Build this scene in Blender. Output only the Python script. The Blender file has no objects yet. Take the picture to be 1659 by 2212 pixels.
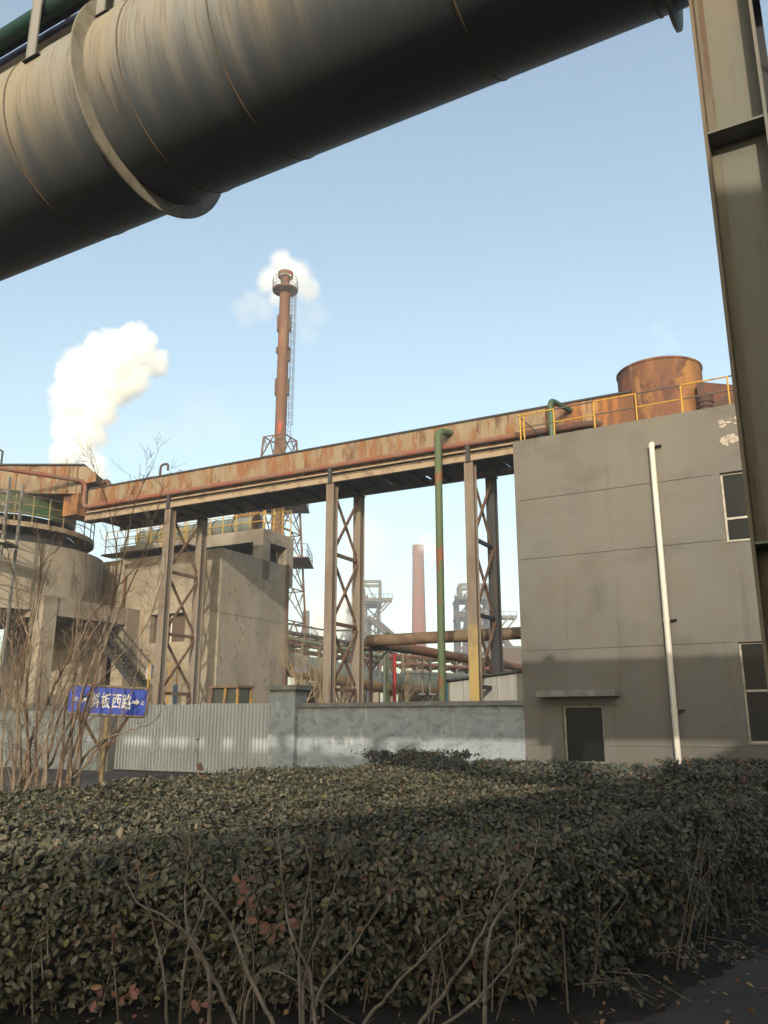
import bpy, math, random
import numpy as np
from mathutils import Vector, Matrix
R = math.radians
random.seed(7); rng = np.random.default_rng(7)
sc = bpy.context.scene
col = sc.collection
# ------------------------------------------------------------------ camera, sky, sun, exposure
F, PITCH = 1760.0, R(14.4)
CAM = Vector((0, 0, 1.6))
cd = bpy.data.cameras.new('camera'); cam = bpy.data.objects.new('camera', cd); col.objects.link(cam)
cam.location = CAM; cam.rotation_euler = (R(90) + PITCH, 0, 0)
cd.sensor_fit = 'VERTICAL'; cd.sensor_height = 24; cd.lens = F / 2212 * 24; cd.clip_end = 3000; cd.clip_start = .05
sc.camera = cam
SUN_AZ, SUN_EL = 7.5, 17.8        # the light travels towards this azimuth
w = bpy.data.worlds.new('World'); sc.world = w; w.use_nodes = True
wn = w.node_tree; wn.nodes.clear()
wo = wn.nodes.new('ShaderNodeOutputWorld'); bg = wn.nodes.new('ShaderNodeBackground'); sk = wn.nodes.new('ShaderNodeTexSky')
sk.sky_type = 'NISHITA'; sk.sun_disc = False; sk.sun_elevation = R(SUN_EL); sk.sun_rotation = R(180 + SUN_AZ)
sk.air_density = 1.0; sk.dust_density = 2.8; sk.ozone_density = 1.2
bg.inputs['Strength'].default_value = .15
tint = wn.nodes.new('ShaderNodeMix'); tint.data_type = 'RGBA'; tint.blend_type = 'MULTIPLY'; tint.inputs[0].default_value = 1; tint.inputs[7].default_value = (1.10, 1.08, .92, 1)
wn.links.new(sk.outputs[0], tint.inputs[6]); wn.links.new(tint.outputs[2], bg.inputs[0]); wn.links.new(bg.outputs[0], wo.inputs[0])
sd = bpy.data.lights.new('sun', 'SUN'); sun = bpy.data.objects.new('sun', sd); col.objects.link(sun)
sd.energy = 2.3; sd.angle = R(.55); sd.color = (1, .86, .68)
ce = math.cos(R(SUN_EL))
sun.rotation_euler = Vector((math.sin(R(SUN_AZ)) * ce, math.cos(R(SUN_AZ)) * ce, -math.sin(R(SUN_EL)))).to_track_quat('-Z', 'Y').to_euler()
sc.view_settings.view_transform = 'Standard'; sc.view_settings.look = 'None'; sc.view_settings.gamma = 1
sc.view_settings.exposure = 1.08
sc.cycles.volume_bounces = 9; sc.cycles.max_bounces = 12; sc.cycles.diffuse_bounces = 4
# ------------------------------------------------------------------ helpers: geometry of the place
def ray(x, y):
    a, b = x - 829.5, 1106 - y
    return Vector((a, F * math.cos(PITCH) - b * math.sin(PITCH), F * math.sin(PITCH) + b * math.cos(PITCH)))
def atY(x, y, Y):
    d = ray(x, y); return CAM + d * (Y / d.y)
def atN(x, y, n, d0):
    d = ray(x, y); return CAM + d * (d0 / (n.x * d.x + n.y * d.y))
def atZ(x, y, z):
    d = ray(x, y); return CAM + d * ((z - 1.6) / d.z)
def azv(a): return Vector((math.sin(R(a)), math.cos(R(a)), 0))
U, V = azv(-60.5), azv(29.5)         # the street direction (pipe, wall, painted building)
U2, V2 = azv(-62), azv(28)           # the launder and the works behind
ZZ = Vector((0, 0, 1))
def uvz(u, v, z): return U * u + V * v + ZZ * z
def uvz2(u, v, z): return U2 * u + V2 * v + ZZ * z
# ------------------------------------------------------------------ materials
ALB = .58          # dust and soot from the works darken every surface a little
def mat(name, base, layers=(), rough=.8, bump=0, bscale=20, metal=0, spec=.3, coords='Object'):
    """layers: (colour, noise scale, stretch xyz, lo, hi, detail)"""
    m = bpy.data.materials.new(name); m.use_nodes = True; t = m.node_tree; N, L = t.nodes, t.links
    base = tuple(q * ALB for q in base); layers = [((c[0] * ALB, c[1] * ALB, c[2] * ALB) + tuple(c[3:]),) + tuple(r) for c, *r in layers]
    b = N['Principled BSDF']; b.inputs['Roughness'].default_value = rough; b.inputs['Metallic'].default_value = metal
    b.inputs['Specular IOR Level'].default_value = spec
    tc = N.new('ShaderNodeTexCoord'); last = None
    for i, (c, s, st, lo, hi, det) in enumerate(layers):
        mp = N.new('ShaderNodeMapping'); mp.inputs['Scale'].default_value = st; mp.inputs['Location'].default_value = (i * 7.3, i * 3.1, i * 5.7)
        L.new(tc.outputs[coords], mp.inputs[0])
        nz = N.new('ShaderNodeTexNoise'); nz.inputs['Scale'].default_value = s; nz.inputs['Detail'].default_value = det
        nz.inputs['Roughness'].default_value = .62
        L.new(mp.outputs[0], nz.inputs[0])
        mr = N.new('ShaderNodeMapRange'); mr.inputs[1].default_value = lo; mr.inputs[2].default_value = hi
        mr.interpolation_type = 'SMOOTHSTEP'; L.new(nz.outputs[0], mr.inputs[0])
        mx = N.new('ShaderNodeMix'); mx.data_type = 'RGBA'
        if len(c) == 4:
            mm = N.new('ShaderNodeMath'); mm.operation = 'MULTIPLY'; mm.inputs[1].default_value = c[3]; L.new(mr.outputs[0], mm.inputs[0]); L.new(mm.outputs[0], mx.inputs[0])
        else: L.new(mr.outputs[0], mx.inputs[0])
        if last: L.new(last, mx.inputs[6])
        else: mx.inputs[6].default_value = (*base, 1)
        mx.inputs[7].default_value = (*c[:3], 1); last = mx.outputs[2]
    if last: L.new(last, b.inputs['Base Color'])
    else: b.inputs['Base Color'].default_value = (*base, 1)
    if bump:
        nz = N.new('ShaderNodeTexNoise'); nz.inputs['Scale'].default_value = bscale; nz.inputs['Detail'].default_value = 6
        L.new(tc.outputs[coords], nz.inputs[0]); bp = N.new('ShaderNodeBump'); bp.inputs['Strength'].default_value = bump; bp.inputs['Distance'].default_value = .02
        L.new(nz.outputs[0], bp.inputs['Height']); L.new(bp.outputs[0], b.inputs['Normal'])
    m.diffuse_color = (*base, 1)
    return m
S1 = (1, 1, 1); SV = (1, 1, .12)
M = {}
M['plaster'] = mat('plaster', (.168, .166, .160), [((.163, .153, .137), 1.2, S1, .4, .6, 6), ((.205, .193, .175, .6), .35, (1, 1, .5), .45, .65, 5), ((.11, .10, .09, .6), 3, (1, 1, .05), .54, .74, 5), ((.10, .095, .085, .45), .5, (1, 1, 1.5), .5, .68, 9)], .88, .12, 60)
M['groove'] = mat('groove', (.07, .06, .05))
M['peel'] = mat('peeled_plaster', (.50, .45, .40), [((.34, .31, .27), 14, S1, .5, .6, 8)], .9)
M['wall'] = mat('cement_render', (.36, .42, .47), [((.27, .31, .345), 3.2, (1, 1, 1.8), .45, .62, 8), ((.15, .17, .185, .75), 2.6, (1, 1, 1.8), .57, .7, 9), ((.62, .64, .65, .8), 4, (1, 1, .35), .57, .68, 8)], .92, .35, 18)
M['cap'] = mat('cement_cap', (.2, .205, .2), [((.28, .285, .28), 3, S1, .45, .65, 6)], .92, .3, 25)
M['gate'] = mat('galvanised_sheet', (.44, .50, .55), [((.38, .43, .475), 1.5, (1, 1, .4), .4, .65, 4), ((.25, .23, .2, .35), 4, SV, .6, .75, 4)], .5, 0, 1, .35, .5)
M['concrete'] = mat('dusty_concrete', (.375, .335, .27), [((.28, .245, .195), .7, (1, 1, .5), .4, .62, 8), ((.38, .33, .26, .6), 1.6, SV, .55, .7, 6), ((.10, .085, .07, .75), 2.4, (1, 1, .1), .57, .74, 6), ((.12, .10, .08, .5), .45, (1, 1, 2), .5, .62, 9)], .92, .3, 14)
def add_spots(m, c, s, th, zs):
    t = m.node_tree; N, L = t.nodes, t.links; b = N['Principled BSDF']; src = b.inputs['Base Color'].links[0].from_socket
    tc = N.new('ShaderNodeTexCoord'); mp = N.new('ShaderNodeMapping'); mp.inputs['Scale'].default_value = (1, 1, zs); L.new(tc.outputs['Object'], mp.inputs[0])
    vo = N.new('ShaderNodeTexVoronoi'); vo.inputs['Scale'].default_value = s; L.new(mp.outputs[0], vo.inputs[0])
    nz = N.new('ShaderNodeTexNoise'); nz.inputs['Scale'].default_value = .8; L.new(tc.outputs['Object'], nz.inputs[0])
    a = N.new('ShaderNodeMath'); a.operation = 'MULTIPLY'; a.inputs[1].default_value = th; L.new(nz.outputs[0], a.inputs[0])
    lt = N.new('ShaderNodeMath'); lt.operation = 'LESS_THAN'; L.new(vo.outputs['Distance'], lt.inputs[0]); L.new(a.outputs[0], lt.inputs[1])
    mx = N.new('ShaderNodeMix'); mx.data_type = 'RGBA'; L.new(lt.outputs[0], mx.inputs[0]); L.new(src, mx.inputs[6]); mx.inputs[7].default_value = (*c, 1); L.new(mx.outputs[2], b.inputs['Base Color'])
M['pitted'] = mat('pitted_concrete', (.37, .335, .28), [((.285, .255, .21), .8, (1, 1, .6), .4, .62, 7), ((.40, .34, .26, .7), 1.6, SV, .5, .7, 5), ((.15, .12, .09, .5), 1.2, (1, 1, .3), .58, .75, 6)], .92, .3, 14)
add_spots(M['pitted'], (.10, .07, .05), 4.2, .32, .5)
RUST, RUSTO, RUSTD = (.16, .055, .025), (.36, .15, .045), (.06, .03, .022)
M['launder'] = mat('stained_rusty_plate', (.27, .22, .155), [((.24, .105, .04, .95), 2.2, (1, 1, .25), .45, .58, 9), ((.12, .05, .028, .9), 2.3, (1, 1, .3), .54, .64, 9), ((.20, .125, .075, .7), 5, (1, 1, .08), .52, .66, 4), ((.34, .29, .22, .6), 2.6, (1, 1, .15), .58, .7, 5)], .85, .2, 30)
M['launder_dark'] = mat('deep_rust_plate', (.17, .08, .045), [(RUSTO, 1.4, (1, 1, .3), .48, .6, 8), ((.38, .27, .17), 1.7, (1, 1, .14), .58, .68, 6)], .85, .2, 30)
M['tank'] = mat('rusted_tank', (.17, .075, .045), [((.34, .17, .06), 1.0, (1, 1, .3), .47, .66, 8), ((.10, .045, .035, .9), 1.6, (1, 1, .8), .5, .6, 9), ((.46, .33, .19, .8), 1.8, (1, 1, .09), .57, .7, 8), ((.07, .04, .03, .7), .7, (1, 1, .2), .55, .68, 4)], .8, .3, 25)
M['tankd'] = mat('sooty_rust', (.09, .055, .045), [((.15, .06, .04), 1.6, S1, .45, .6, 6), ((.22, .19, .16, .5), 4, SV, .6, .75, 5)], .85, .2, 25)
M['steel'] = mat('dusty_steel', (.235, .205, .175), [((.18, .14, .11), 1.2, (1, 1, .3), .42, .62, 6), ((.12, .07, .045, .8), 2.5, SV, .58, .72, 6)], .8, .1, 40)
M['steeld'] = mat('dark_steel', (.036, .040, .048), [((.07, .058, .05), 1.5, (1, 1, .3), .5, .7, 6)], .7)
M['steely'] = mat('worn_yellow_paint', (.42, .32, .12), [((.25, .19, .13), 1.6, (1, 1, .3), .45, .6, 8)], .75)
M['beam'] = mat('pale_dusty_beam', (.35, .28, .205), [((.2, .15, .11), 1.8, (1, 1, 2), .5, .66, 6)], .85, .1)
M['brace'] = mat('brown_brace', (.14, .085, .06), [((.23, .16, .11), 2.5, S1, .5, .65, 5)], .85)
M['redpipe'] = mat('faded_red_pipe', (.24, .085, .058), [((.20, .12, .09), 1.5, S1, .42, .6, 6), ((.42, .28, .22, .7), 7, S1, .66, .74, 5)], .7, .1)
M['greenpipe'] = mat('green_paint_over_rust', (.085, .125, .065), [((.20, .08, .04), 1.1, (1, 1, .8), .535, .60, 9), ((.25, .26, .15, .6), 6, S1, .6, .7, 6)], .7, .15)
M['darkgreen'] = mat('green_pipe_paint', (.05, .11, .07), [((.1, .12, .09), 3, S1, .5, .7, 5)], .55)
M['greytank'] = mat('green_tank_paint', (.055, .15, .075), [((.085, .10, .06), .9, (1, 1, .4), .36, .56, 7), ((.13, .075, .045, .8), 2.4, SV, .56, .7, 6)], .75)
M['deepgreen'] = mat('deep_green_pipe', (.012, .05, .035), [((.02, .03, .03), 2, S1, .5, .7, 4)], .5)
M['navy'] = mat('navy_conduit', (.012, .02, .06), (), .6)
M['palegrey'] = mat('pale_grey_conduit', (.42, .42, .40), [((.3, .28, .25), 3, S1, .5, .7, 5)], .6)
M['post'] = mat('grey_support_steel', (.34, .33, .31), [((.2, .15, .12, .6), 6, SV, .6, .72, 6)], .7)
M['yellow'] = mat('yellow_rail_paint', (.55, .34, .04), [((.28, .19, .1), 4, S1, .56, .64, 7)], .6)
M['dustyyellow'] = mat('dusty_yellow_rail', (.30, .24, .11), [((.18, .14, .1), 3, S1, .45, .6, 6)], .8)
M['greyrail'] = mat('grey_rail_tube', (.11, .10, .09), (), .7)
M['pvc'] = mat('white_pvc', (.74, .72, .66), [((.62, .55, .46, .7), 1.1, (1, 1, .5), .55, .7, 6)], .45)
M['frame'] = mat('window_frame_alu', (.46, .44, .40), [((.28, .26, .23), 4, S1, .5, .65, 6)], .5, 0, 1, .3)
M['glass'] = mat('dark_window_glass', (.012, .014, .015), [((.05, .045, .035, .8), 2, (1, 1, .5), .58, .8, 5)], .3, 0, 1, 0, .12)
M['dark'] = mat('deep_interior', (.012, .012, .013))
M['brick'] = mat('red_brick_chimney', (.25, .135, .10), [((.30, .10, .07), .05, (1, 1, 2), .45, .55, 5), ((.22, .13, .095), .5, (1, 1, .2), .5, .68, 5)], .9)
M['stack'] = mat('rust_brown_shaft', (.17, .085, .05), [((.23, .14, .085), 1.1, (1, 1, .3), .45, .62, 6), ((.42, .09, .045), .9, (1, 1, .35), .58, .63, 7)], .8, .1)
M['furnace'] = mat('blast_furnace_steel', (.02, .021, .028), [((.06, .05, .045), .15, S1, .45, .6, 6)], .85)
M['furnace2'] = mat('rust_furnace_tube', (.12, .085, .07), [((.1, .07, .06), .2, S1, .45, .6, 6)], .85)
M['greysteel'] = mat('grey_steel', (.19, .19, .18), [((.11, .09, .07), 1.5, S1, .5, .65, 6)], .8)
M['teal'] = mat('teal_duct_paint', (.17, .22, .20), [((.21, .235, .21), 1, S1, .4, .6, 5)], .6)
M['tan'] = mat('tan_duct_coating', (.33, .235, .12), [((.22, .13, .06), 2, (1.5, 1.5, .3), .5, .65, 6)], .75)
M['brownpipe'] = mat('dusty_brown_pipe', (.20, .145, .095), [((.14, .09, .06), 1.5, S1, .45, .6, 6)], .75, .1)
M['rustpipe'] = mat('orange_rust_pipe', (.23, .10, .05), [((.15, .10, .07), .8, S1, .45, .6, 6)], .8, .1)
M['redpaint'] = mat('red_paint', (.50, .03, .03), [((.35, .1, .08), 3, S1, .5, .65, 5)], .6)
M['greenpaint'] = mat('bright_green_paint', (.06, .27, .09), (), .6)
M['shed'] = mat('shed_cladding', (.36, .38, .37), [((.3, .31, .3), 2, (1, 1, .3), .45, .6, 4)], .6)
M['bluetrim'] = mat('blue_trim', (.06, .22, .42), (), .6)
M['bluesheet'] = mat('blue_sheet', (.08, .17, .36), [((.12, .2, .3), 3, S1, .5, .6, 4)], .7)
M['signblue'] = mat('sign_blue', (.025, .075, .52), [((.03, .085, .42), 4, S1, .5, .7, 4)], .45)
M['signwhite'] = mat('sign_white', (.9, .9, .84), [((.75, .75, .68), 9, S1, .5, .65, 5)], .6)
M['signframe'] = mat('rusty_sign_frame', (.24, .17, .12), [((.33, .29, .24), 9, S1, .5, .6, 5)], .7)
M['signpole'] = mat('sign_pole_paint', (.34, .26, .13), [((.2, .14, .09), 5, SV, .5, .66, 6)], .7)
M['loader'] = mat('loader_yellow', (.42, .24, .05), [((.2, .15, .1), 2, S1, .45, .6, 6)], .6)
M['cabsteel'] = mat('dusty_cab', (.17, .12, .08), [((.11, .09, .07), 4, S1, .5, .6, 5)], .8)
M['cabglass'] = mat('dusty_cab_glass', (.05, .06, .05), [((.16, .14, .1, .6), 2, S1, .5, .7, 5)], .25, 0, 1, 0, .5)
M['tyre'] = mat('tyre_rubber', (.02, .02, .02), (), .9)
M['ground'] = mat('dusty_ground', (.10, .09, .085), [((.07, .065, .06), .6, S1, .4, .6, 8), ((.14, .115, .10, .6), 3, S1, .55, .7, 8)], .95, .4, 30)
M['path'] = mat('worn_pavement', (.085, .072, .066), [((.12, .095, .085), .9, S1, .45, .6, 8), ((.16, .07, .05, .5), 14, S1, .6, .7, 6)], .95, .35, 60)
M['soil'] = mat('hedge_soil', (.02, .018, .016), [((.045, .036, .028), 2, S1, .45, .6, 9)], .98, .8, 25)
M['bark'] = mat('shrub_bark', (.20, .14, .10), [((.29, .235, .175), 6, (1, 1, .4), .45, .6, 7), ((.09, .055, .045), 10, (1, 1, .3), .55, .65, 6)], .85, .25, 60)
M['barkpale'] = mat('pale_bark', (.36, .29, .19), [((.25, .19, .12), 3, S1, .45, .6, 5)], .85)
M['deadwood'] = mat('stem_bark', (.20, .165, .135), [((.29, .245, .20), 12, (1, 1, .5), .45, .6, 7), ((.09, .07, .06), 20, S1, .56, .66, 6)], .85, .25, 90)
def leafmat(name, stops, rough=.62):
    m = bpy.data.materials.new(name); m.use_nodes = True; t = m.node_tree; N, L = t.nodes, t.links; b = N['Principled BSDF']
    b.inputs['Roughness'].default_value = rough; b.inputs['Specular IOR Level'].default_value = .25
    g = N.new('ShaderNodeNewGeometry'); cr = N.new('ShaderNodeValToRGB'); cr.color_ramp.interpolation = 'CONSTANT'
    e = cr.color_ramp.elements
    for i, (p, c) in enumerate(stops):
        el = e[i] if i < 2 else e.new(p)
        el.position = p; el.color = (*c, 1)
    L.new(g.outputs['Random Per Island'], cr.inputs[0])
    tc = N.new('ShaderNodeTexCoord'); nz = N.new('ShaderNodeTexNoise'); nz.inputs['Scale'].default_value = 1.3; nz.inputs['Detail'].default_value = 5; L.new(tc.outputs['Object'], nz.inputs[0])
    hs = N.new('ShaderNodeHueSaturation'); mr = N.new('ShaderNodeMapRange'); mr.inputs[1].default_value = .3; mr.inputs[2].default_value = .7; mr.inputs[3].default_value = .7; mr.inputs[4].default_value = 1.35
    L.new(nz.outputs[0], mr.inputs[0]); L.new(mr.outputs[0], hs.inputs['Value']); L.new(cr.outputs[0], hs.inputs['Color']); L.new(hs.outputs[0], b.inputs['Base Color'])
    return m
M['leaf'] = leafmat('dusty_privet_leaf', [(0, (0.067, 0.065, 0.043)), (.2, (0.082, 0.077, 0.053)), (.4, (0.040, 0.045, 0.030)), (.55, (0.094, 0.089, 0.065)), (.7, (0.057, 0.058, 0.041)), (.82, (0.114, 0.099, 0.066)), (.9, (0.029, 0.035, 0.025)), (.955, (0.105, 0.107, 0.037)), (.975, (0.114, 0.072, 0.041)), (.988, (0.090, 0.040, 0.033))], .5)
M['leaf2'] = leafmat('dark_shrub_leaf', [(0, (.05, .06, .05)), (.3, (.07, .075, .06)), (.6, (.045, .055, .045)), (.85, (.09, .085, .065)), (.93, (.14, .06, .04)), (.97, (.2, .12, .05))])
M['redleaf'] = leafmat('withered_red_leaf', [(0, (.15, .065, .05)), (.4, (.17, .09, .06)), (.7, (.11, .05, .04))])
M['litter'] = leafmat('leaf_litter', [(0, (.22, .13, .07)), (.3, (.13, .10, .06)), (.55, (.28, .17, .08)), (.8, (.2, .08, .05))])
# ------------------------------------------------------------------ mesh builder
ORG = {}
def setp(o, label=None, cat=None, group=None, kind=None):
    if label: o['label'] = label
    if cat: o['category'] = cat
    if group: o['group'] = group
    if kind: o['kind'] = kind
    return o
def thing(name, loc, label, cat, group=None, kind=None):
    o = bpy.data.objects.new(name, None); col.objects.link(o); o.location = loc; o.empty_display_size = .2
    ORG[o] = Vector(loc); return setp(o, label, cat, group, kind)
class MB:
    def __init__(s): s.v = []; s.f = []
    def add(s, vs, fs):
        n = len(s.v); s.v += [tuple(q) for q in vs]; s.f += [tuple(i + n for i in f) for f in fs]; return s
    def obox(s, p, a, b, c):
        """box from corner p with edge vectors a, b, c"""
        p = Vector(p); vs = [p, p + a, p + a + b, p + b, p + c, p + a + c, p + a + b + c, p + b + c]
        fs = [(0, 3, 2, 1), (4, 5, 6, 7), (0, 1, 5, 4), (1, 2, 6, 5), (2, 3, 7, 6), (3, 0, 4, 7)]
        if a.cross(b).dot(c) < 0: fs = [f[::-1] for f in fs]
        return s.add(vs, fs)
    def cbox(s, c, sx, sy, sz, ux=Vector((1, 0, 0)), uy=Vector((0, 1, 0)), uz=ZZ):
        return s.obox(Vector(c) - ux * sx / 2 - uy * sy / 2 - uz * sz / 2, ux * sx, uy * sy, uz * sz)
    def bar(s, p, q, w_, h_, up=ZZ):
        p, q = Vector(p), Vector(q); d = (q - p).normalized(); x = d.cross(up)
        if x.length < .01: x = d.cross(U2)
        x.normalize(); y = x.cross(d)
        return s.obox(p - x * w_ / 2 - y * h_ / 2, x * w_, y * h_, q - p)
    def tube(s, pts, r, n=12, caps=True, squash=None):
        pts = [Vector(p) for p in pts]; m = len(pts); rs = r if hasattr(r, '__len__') else [r] * m
        tang = [(pts[min(i + 1, m - 1)] - pts[max(i - 1, 0)]).normalized() for i in range(m)]
        ref = ZZ if abs(tang[0].z) < .9 else Vector((1, 0, 0))
        x = tang[0].cross(ref).normalized(); vs = []
        for i in range(m):
            x = (x - tang[i] * x.dot(tang[i])).normalized(); y = tang[i].cross(x)
            for k in range(n):
                a = 2 * math.pi * k / n; vs.append(pts[i] + (x * math.cos(a) + y * math.sin(a)) * rs[i])
        fs = [(i * n + k, i * n + (k + 1) % n, (i + 1) * n + (k + 1) % n, (i + 1) * n + k) for i in range(m - 1) for k in range(n)]
        if caps: fs += [tuple(range(n))[::-1], tuple(range((m - 1) * n, m * n))]
        return s.add(vs, fs)
    def lathe(s, c, prof, n=32, axis=ZZ, x=Vector((1, 0, 0)), a0=0, a1=2 * math.pi, closed=True):
        c = Vector(c); y = axis.cross(x); m = len(prof); vs = []; full = abs(a1 - a0 - 2 * math.pi) < 1e-6; nn = n if full else n + 1
        for (r, h) in prof:
            for k in range(nn):
                a = a0 + (a1 - a0) * k / n; vs.append(c + axis * h + (x * math.cos(a) + y * math.sin(a)) * r)
        fs = [(i * nn + k, i * nn + (k + 1) % nn, (i + 1) * nn + (k + 1) % nn, (i + 1) * nn + k) for i in range(m - 1) for k in range(nn if full else nn - 1)]
        return s.add(vs, fs)
    def prism(s, poly, vec):
        n = len(poly); vs = [Vector(p) for p in poly] + [Vector(p) + vec for p in poly]
        return s.add(vs, [tuple(range(n))[::-1], tuple(range(n, 2 * n))] + [(i, (i + 1) % n, n + (i + 1) % n, n + i) for i in range(n)])
    def build(s, name, m, parent=None, smooth=True, label=None):
        org = ORG.get(parent, Vector((0, 0, 0))) if parent else Vector((0, 0, 0))
        me = bpy.data.meshes.new(name); me.from_pydata([(a - org.x, b - org.y, c - org.z) for a, b, c in s.v], [], s.f); me.materials.append(m); me.update()
        if smooth: me.shade_smooth(); me.set_sharp_from_angle(angle=R(35))
        o = bpy.data.objects.new(name, me); col.objects.link(o)
        if parent: o.parent = parent; ORG[o] = org
        if label: o['label'] = label
        return o
def bend(pts, rad=.3, n=5):
    """round the corners of a polyline"""
    pts = [Vector(p) for p in pts]; out = [pts[0]]
    for i in range(1, len(pts) - 1):
        a, b, c = pts[i - 1], pts[i], pts[i + 1]; r1 = min(rad, (a - b).length * .45, (c - b).length * .45)
        p, q = b + (a - b).normalized() * r1, b + (c - b).normalized() * r1
        for k in range(n + 1):
            t = k / n; out.append(p * (1 - t) ** 2 + b * 2 * t * (1 - t) + q * t * t)
    return out + [pts[-1]]
def copy_tree(o, off, parent=None):
    c = o.copy(); col.objects.link(c)
    if parent: c.parent = parent
    else: c.location = o.location + off
    for ch in list(o.children): copy_tree(ch, None, c)
    return c
def panel_wall(org, ud, nd, us, zs, depth, thick=.25, hole=None):
    """front skin of a wall facing nd, cell depths from depth(u, z); real reveals between cells of different depth"""
    mb = MB(); nu, nz = len(us) - 1, len(zs) - 1
    D = [[depth((us[i] + us[i + 1]) / 2, (zs[j] + zs[j + 1]) / 2) for j in range(nz)] for i in range(nu)]
    P = lambda u, z, d: org + ud * u + ZZ * z - nd * d
    def q(a, b, c, d): mb.add([a, b, c, d], [(0, 1, 2, 3)])
    for i in range(nu):
        for j in range(nz):
            d = D[i][j]
            if d < thick: q(P(us[i], zs[j], d), P(us[i + 1], zs[j], d), P(us[i + 1], zs[j + 1], d), P(us[i], zs[j + 1], d))
            if i + 1 < nu and D[i + 1][j] != d: e = D[i + 1][j]; q(P(us[i + 1], zs[j], d), P(us[i + 1], zs[j], e), P(us[i + 1], zs[j + 1], e), P(us[i + 1], zs[j + 1], d))
            if j + 1 < nz and D[i][j + 1] != d: e = D[i][j + 1]; q(P(us[i], zs[j + 1], d), P(us[i], zs[j + 1], e), P(us[i + 1], zs[j + 1], e), P(us[i + 1], zs[j + 1], d))
    return mb
# ------------------------------------------------------------------ ground
g = MB().add([(-1500, -400, 0), (1500, -400, 0), (1500, 1500, 0), (-1500, 1500, 0)], [(0, 1, 2, 3)]).build('ground', M['ground'], smooth=False); setp(g, kind='structure')
g = MB().add([(-30, -12, .004), (1.2, -12, .004), (14, -12, .004), (14, 2, .004), (24, 22, .004), (15, 22, .004), (6.5, 11, .004), (3.1, 7.0, .004), (1.0, 4.7, .004), (-30, 3.4, .004)], [tuple(range(10))]).build('path', M['path'], smooth=False); setp(g, kind='structure')
hedge_poly = [(-6.2, 4.72), (-2.6, 4.75), (.95, 5.02), (1.95, 5.95), (3.3, 7.5), (5.2, 9.6), (6.6, 11.0), (4.9, 10.4), (3.4, 10.2), (2.4, 11.4), (1.2, 12.6), (.1, 13.9), (-1.0, 13.6), (-2.1, 12.9), (-3.0, 11.0), (-3.5, 9.7), (-4.3, 8.9), (-6.4, 8.4)]
# ------------------------------------------------------------------ big overhead pipe and what rides on it
VP, ZP, RP = 4.78, 7.38, .895
def local_tube(name, m, parent, p, axis, length, r, prof=None, n=64):
    """tube whose object X axis is its own axis, so streaks run round it"""
    me = bpy.data.meshes.new(name); mb = MB()
    mb.lathe((0, 0, 0), prof or [(r, k * length / 24) for k in range(25)], n, Vector((1, 0, 0)), Vector((0, 1, 0)))
    me.from_pydata(mb.v, [], mb.f); me.materials.append(m); me.update(); me.shade_smooth(); me.set_sharp_from_angle(angle=R(40))
    o = bpy.data.objects.new(name, me); col.objects.link(o)
    x = axis.normalized(); y = ZZ.cross(x).normalized(); z = x.cross(y)
    mt = Matrix((x, y, z)).transposed().to_4x4(); mt.translation = Vector(p) - (ORG[parent] if parent else Vector())
    if parent: o.parent = parent
    o.matrix_local = mt
    return o
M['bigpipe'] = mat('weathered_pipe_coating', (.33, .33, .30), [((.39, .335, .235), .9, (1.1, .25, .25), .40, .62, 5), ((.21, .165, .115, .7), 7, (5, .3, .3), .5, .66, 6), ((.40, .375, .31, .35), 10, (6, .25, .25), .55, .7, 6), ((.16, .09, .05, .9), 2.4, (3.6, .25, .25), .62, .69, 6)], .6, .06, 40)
def crown_dust_and_shade(m, under):
    # pale dust and rust wash run down from the crown of the pipe; the shade of the underside is painted into the colour
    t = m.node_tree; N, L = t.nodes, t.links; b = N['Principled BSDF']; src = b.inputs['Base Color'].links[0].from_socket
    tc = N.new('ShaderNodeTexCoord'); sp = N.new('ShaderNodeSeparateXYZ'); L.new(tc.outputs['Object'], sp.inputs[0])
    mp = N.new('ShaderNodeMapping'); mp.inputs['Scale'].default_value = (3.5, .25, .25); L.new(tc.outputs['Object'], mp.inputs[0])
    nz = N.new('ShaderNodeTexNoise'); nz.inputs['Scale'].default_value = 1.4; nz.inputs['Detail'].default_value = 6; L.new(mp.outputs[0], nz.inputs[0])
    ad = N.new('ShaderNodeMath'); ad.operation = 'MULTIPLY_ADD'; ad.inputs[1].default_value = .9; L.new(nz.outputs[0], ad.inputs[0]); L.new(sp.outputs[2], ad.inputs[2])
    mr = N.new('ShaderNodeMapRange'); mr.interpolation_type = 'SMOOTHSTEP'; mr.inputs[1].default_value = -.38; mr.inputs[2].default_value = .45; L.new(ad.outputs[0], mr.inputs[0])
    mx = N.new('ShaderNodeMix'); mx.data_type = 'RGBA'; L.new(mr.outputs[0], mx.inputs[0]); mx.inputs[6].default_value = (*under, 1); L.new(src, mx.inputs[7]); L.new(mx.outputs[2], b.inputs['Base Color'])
crown_dust_and_shade(M['bigpipe'], (.055, .066, .08))
bp = thing('gas_main', uvz(0, VP, ZP), 'huge weathered grey and tan gas main crossing overhead at the top of the frame', 'pipe')
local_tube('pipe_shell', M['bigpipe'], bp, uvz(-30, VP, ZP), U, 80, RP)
M['colrust0'] = mat('seam_rust', (.13, .11, .085), [((.2, .14, .09), 3, S1, .5, .6, 5)], .8)
def pipe_u(x, y):
    """u where the bottom silhouette ray passes the pipe"""
    d = ray(x, y); p = CAM + d * ((VP + .6) / (V.dot(d))); return U.dot(p)
SEAMS = [pipe_u(0, 607) + 2.4, pipe_u(258, 505), pipe_u(490, 412), pipe_u(669, 343), pipe_u(1091, 175), pipe_u(1430, 38)]
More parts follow.
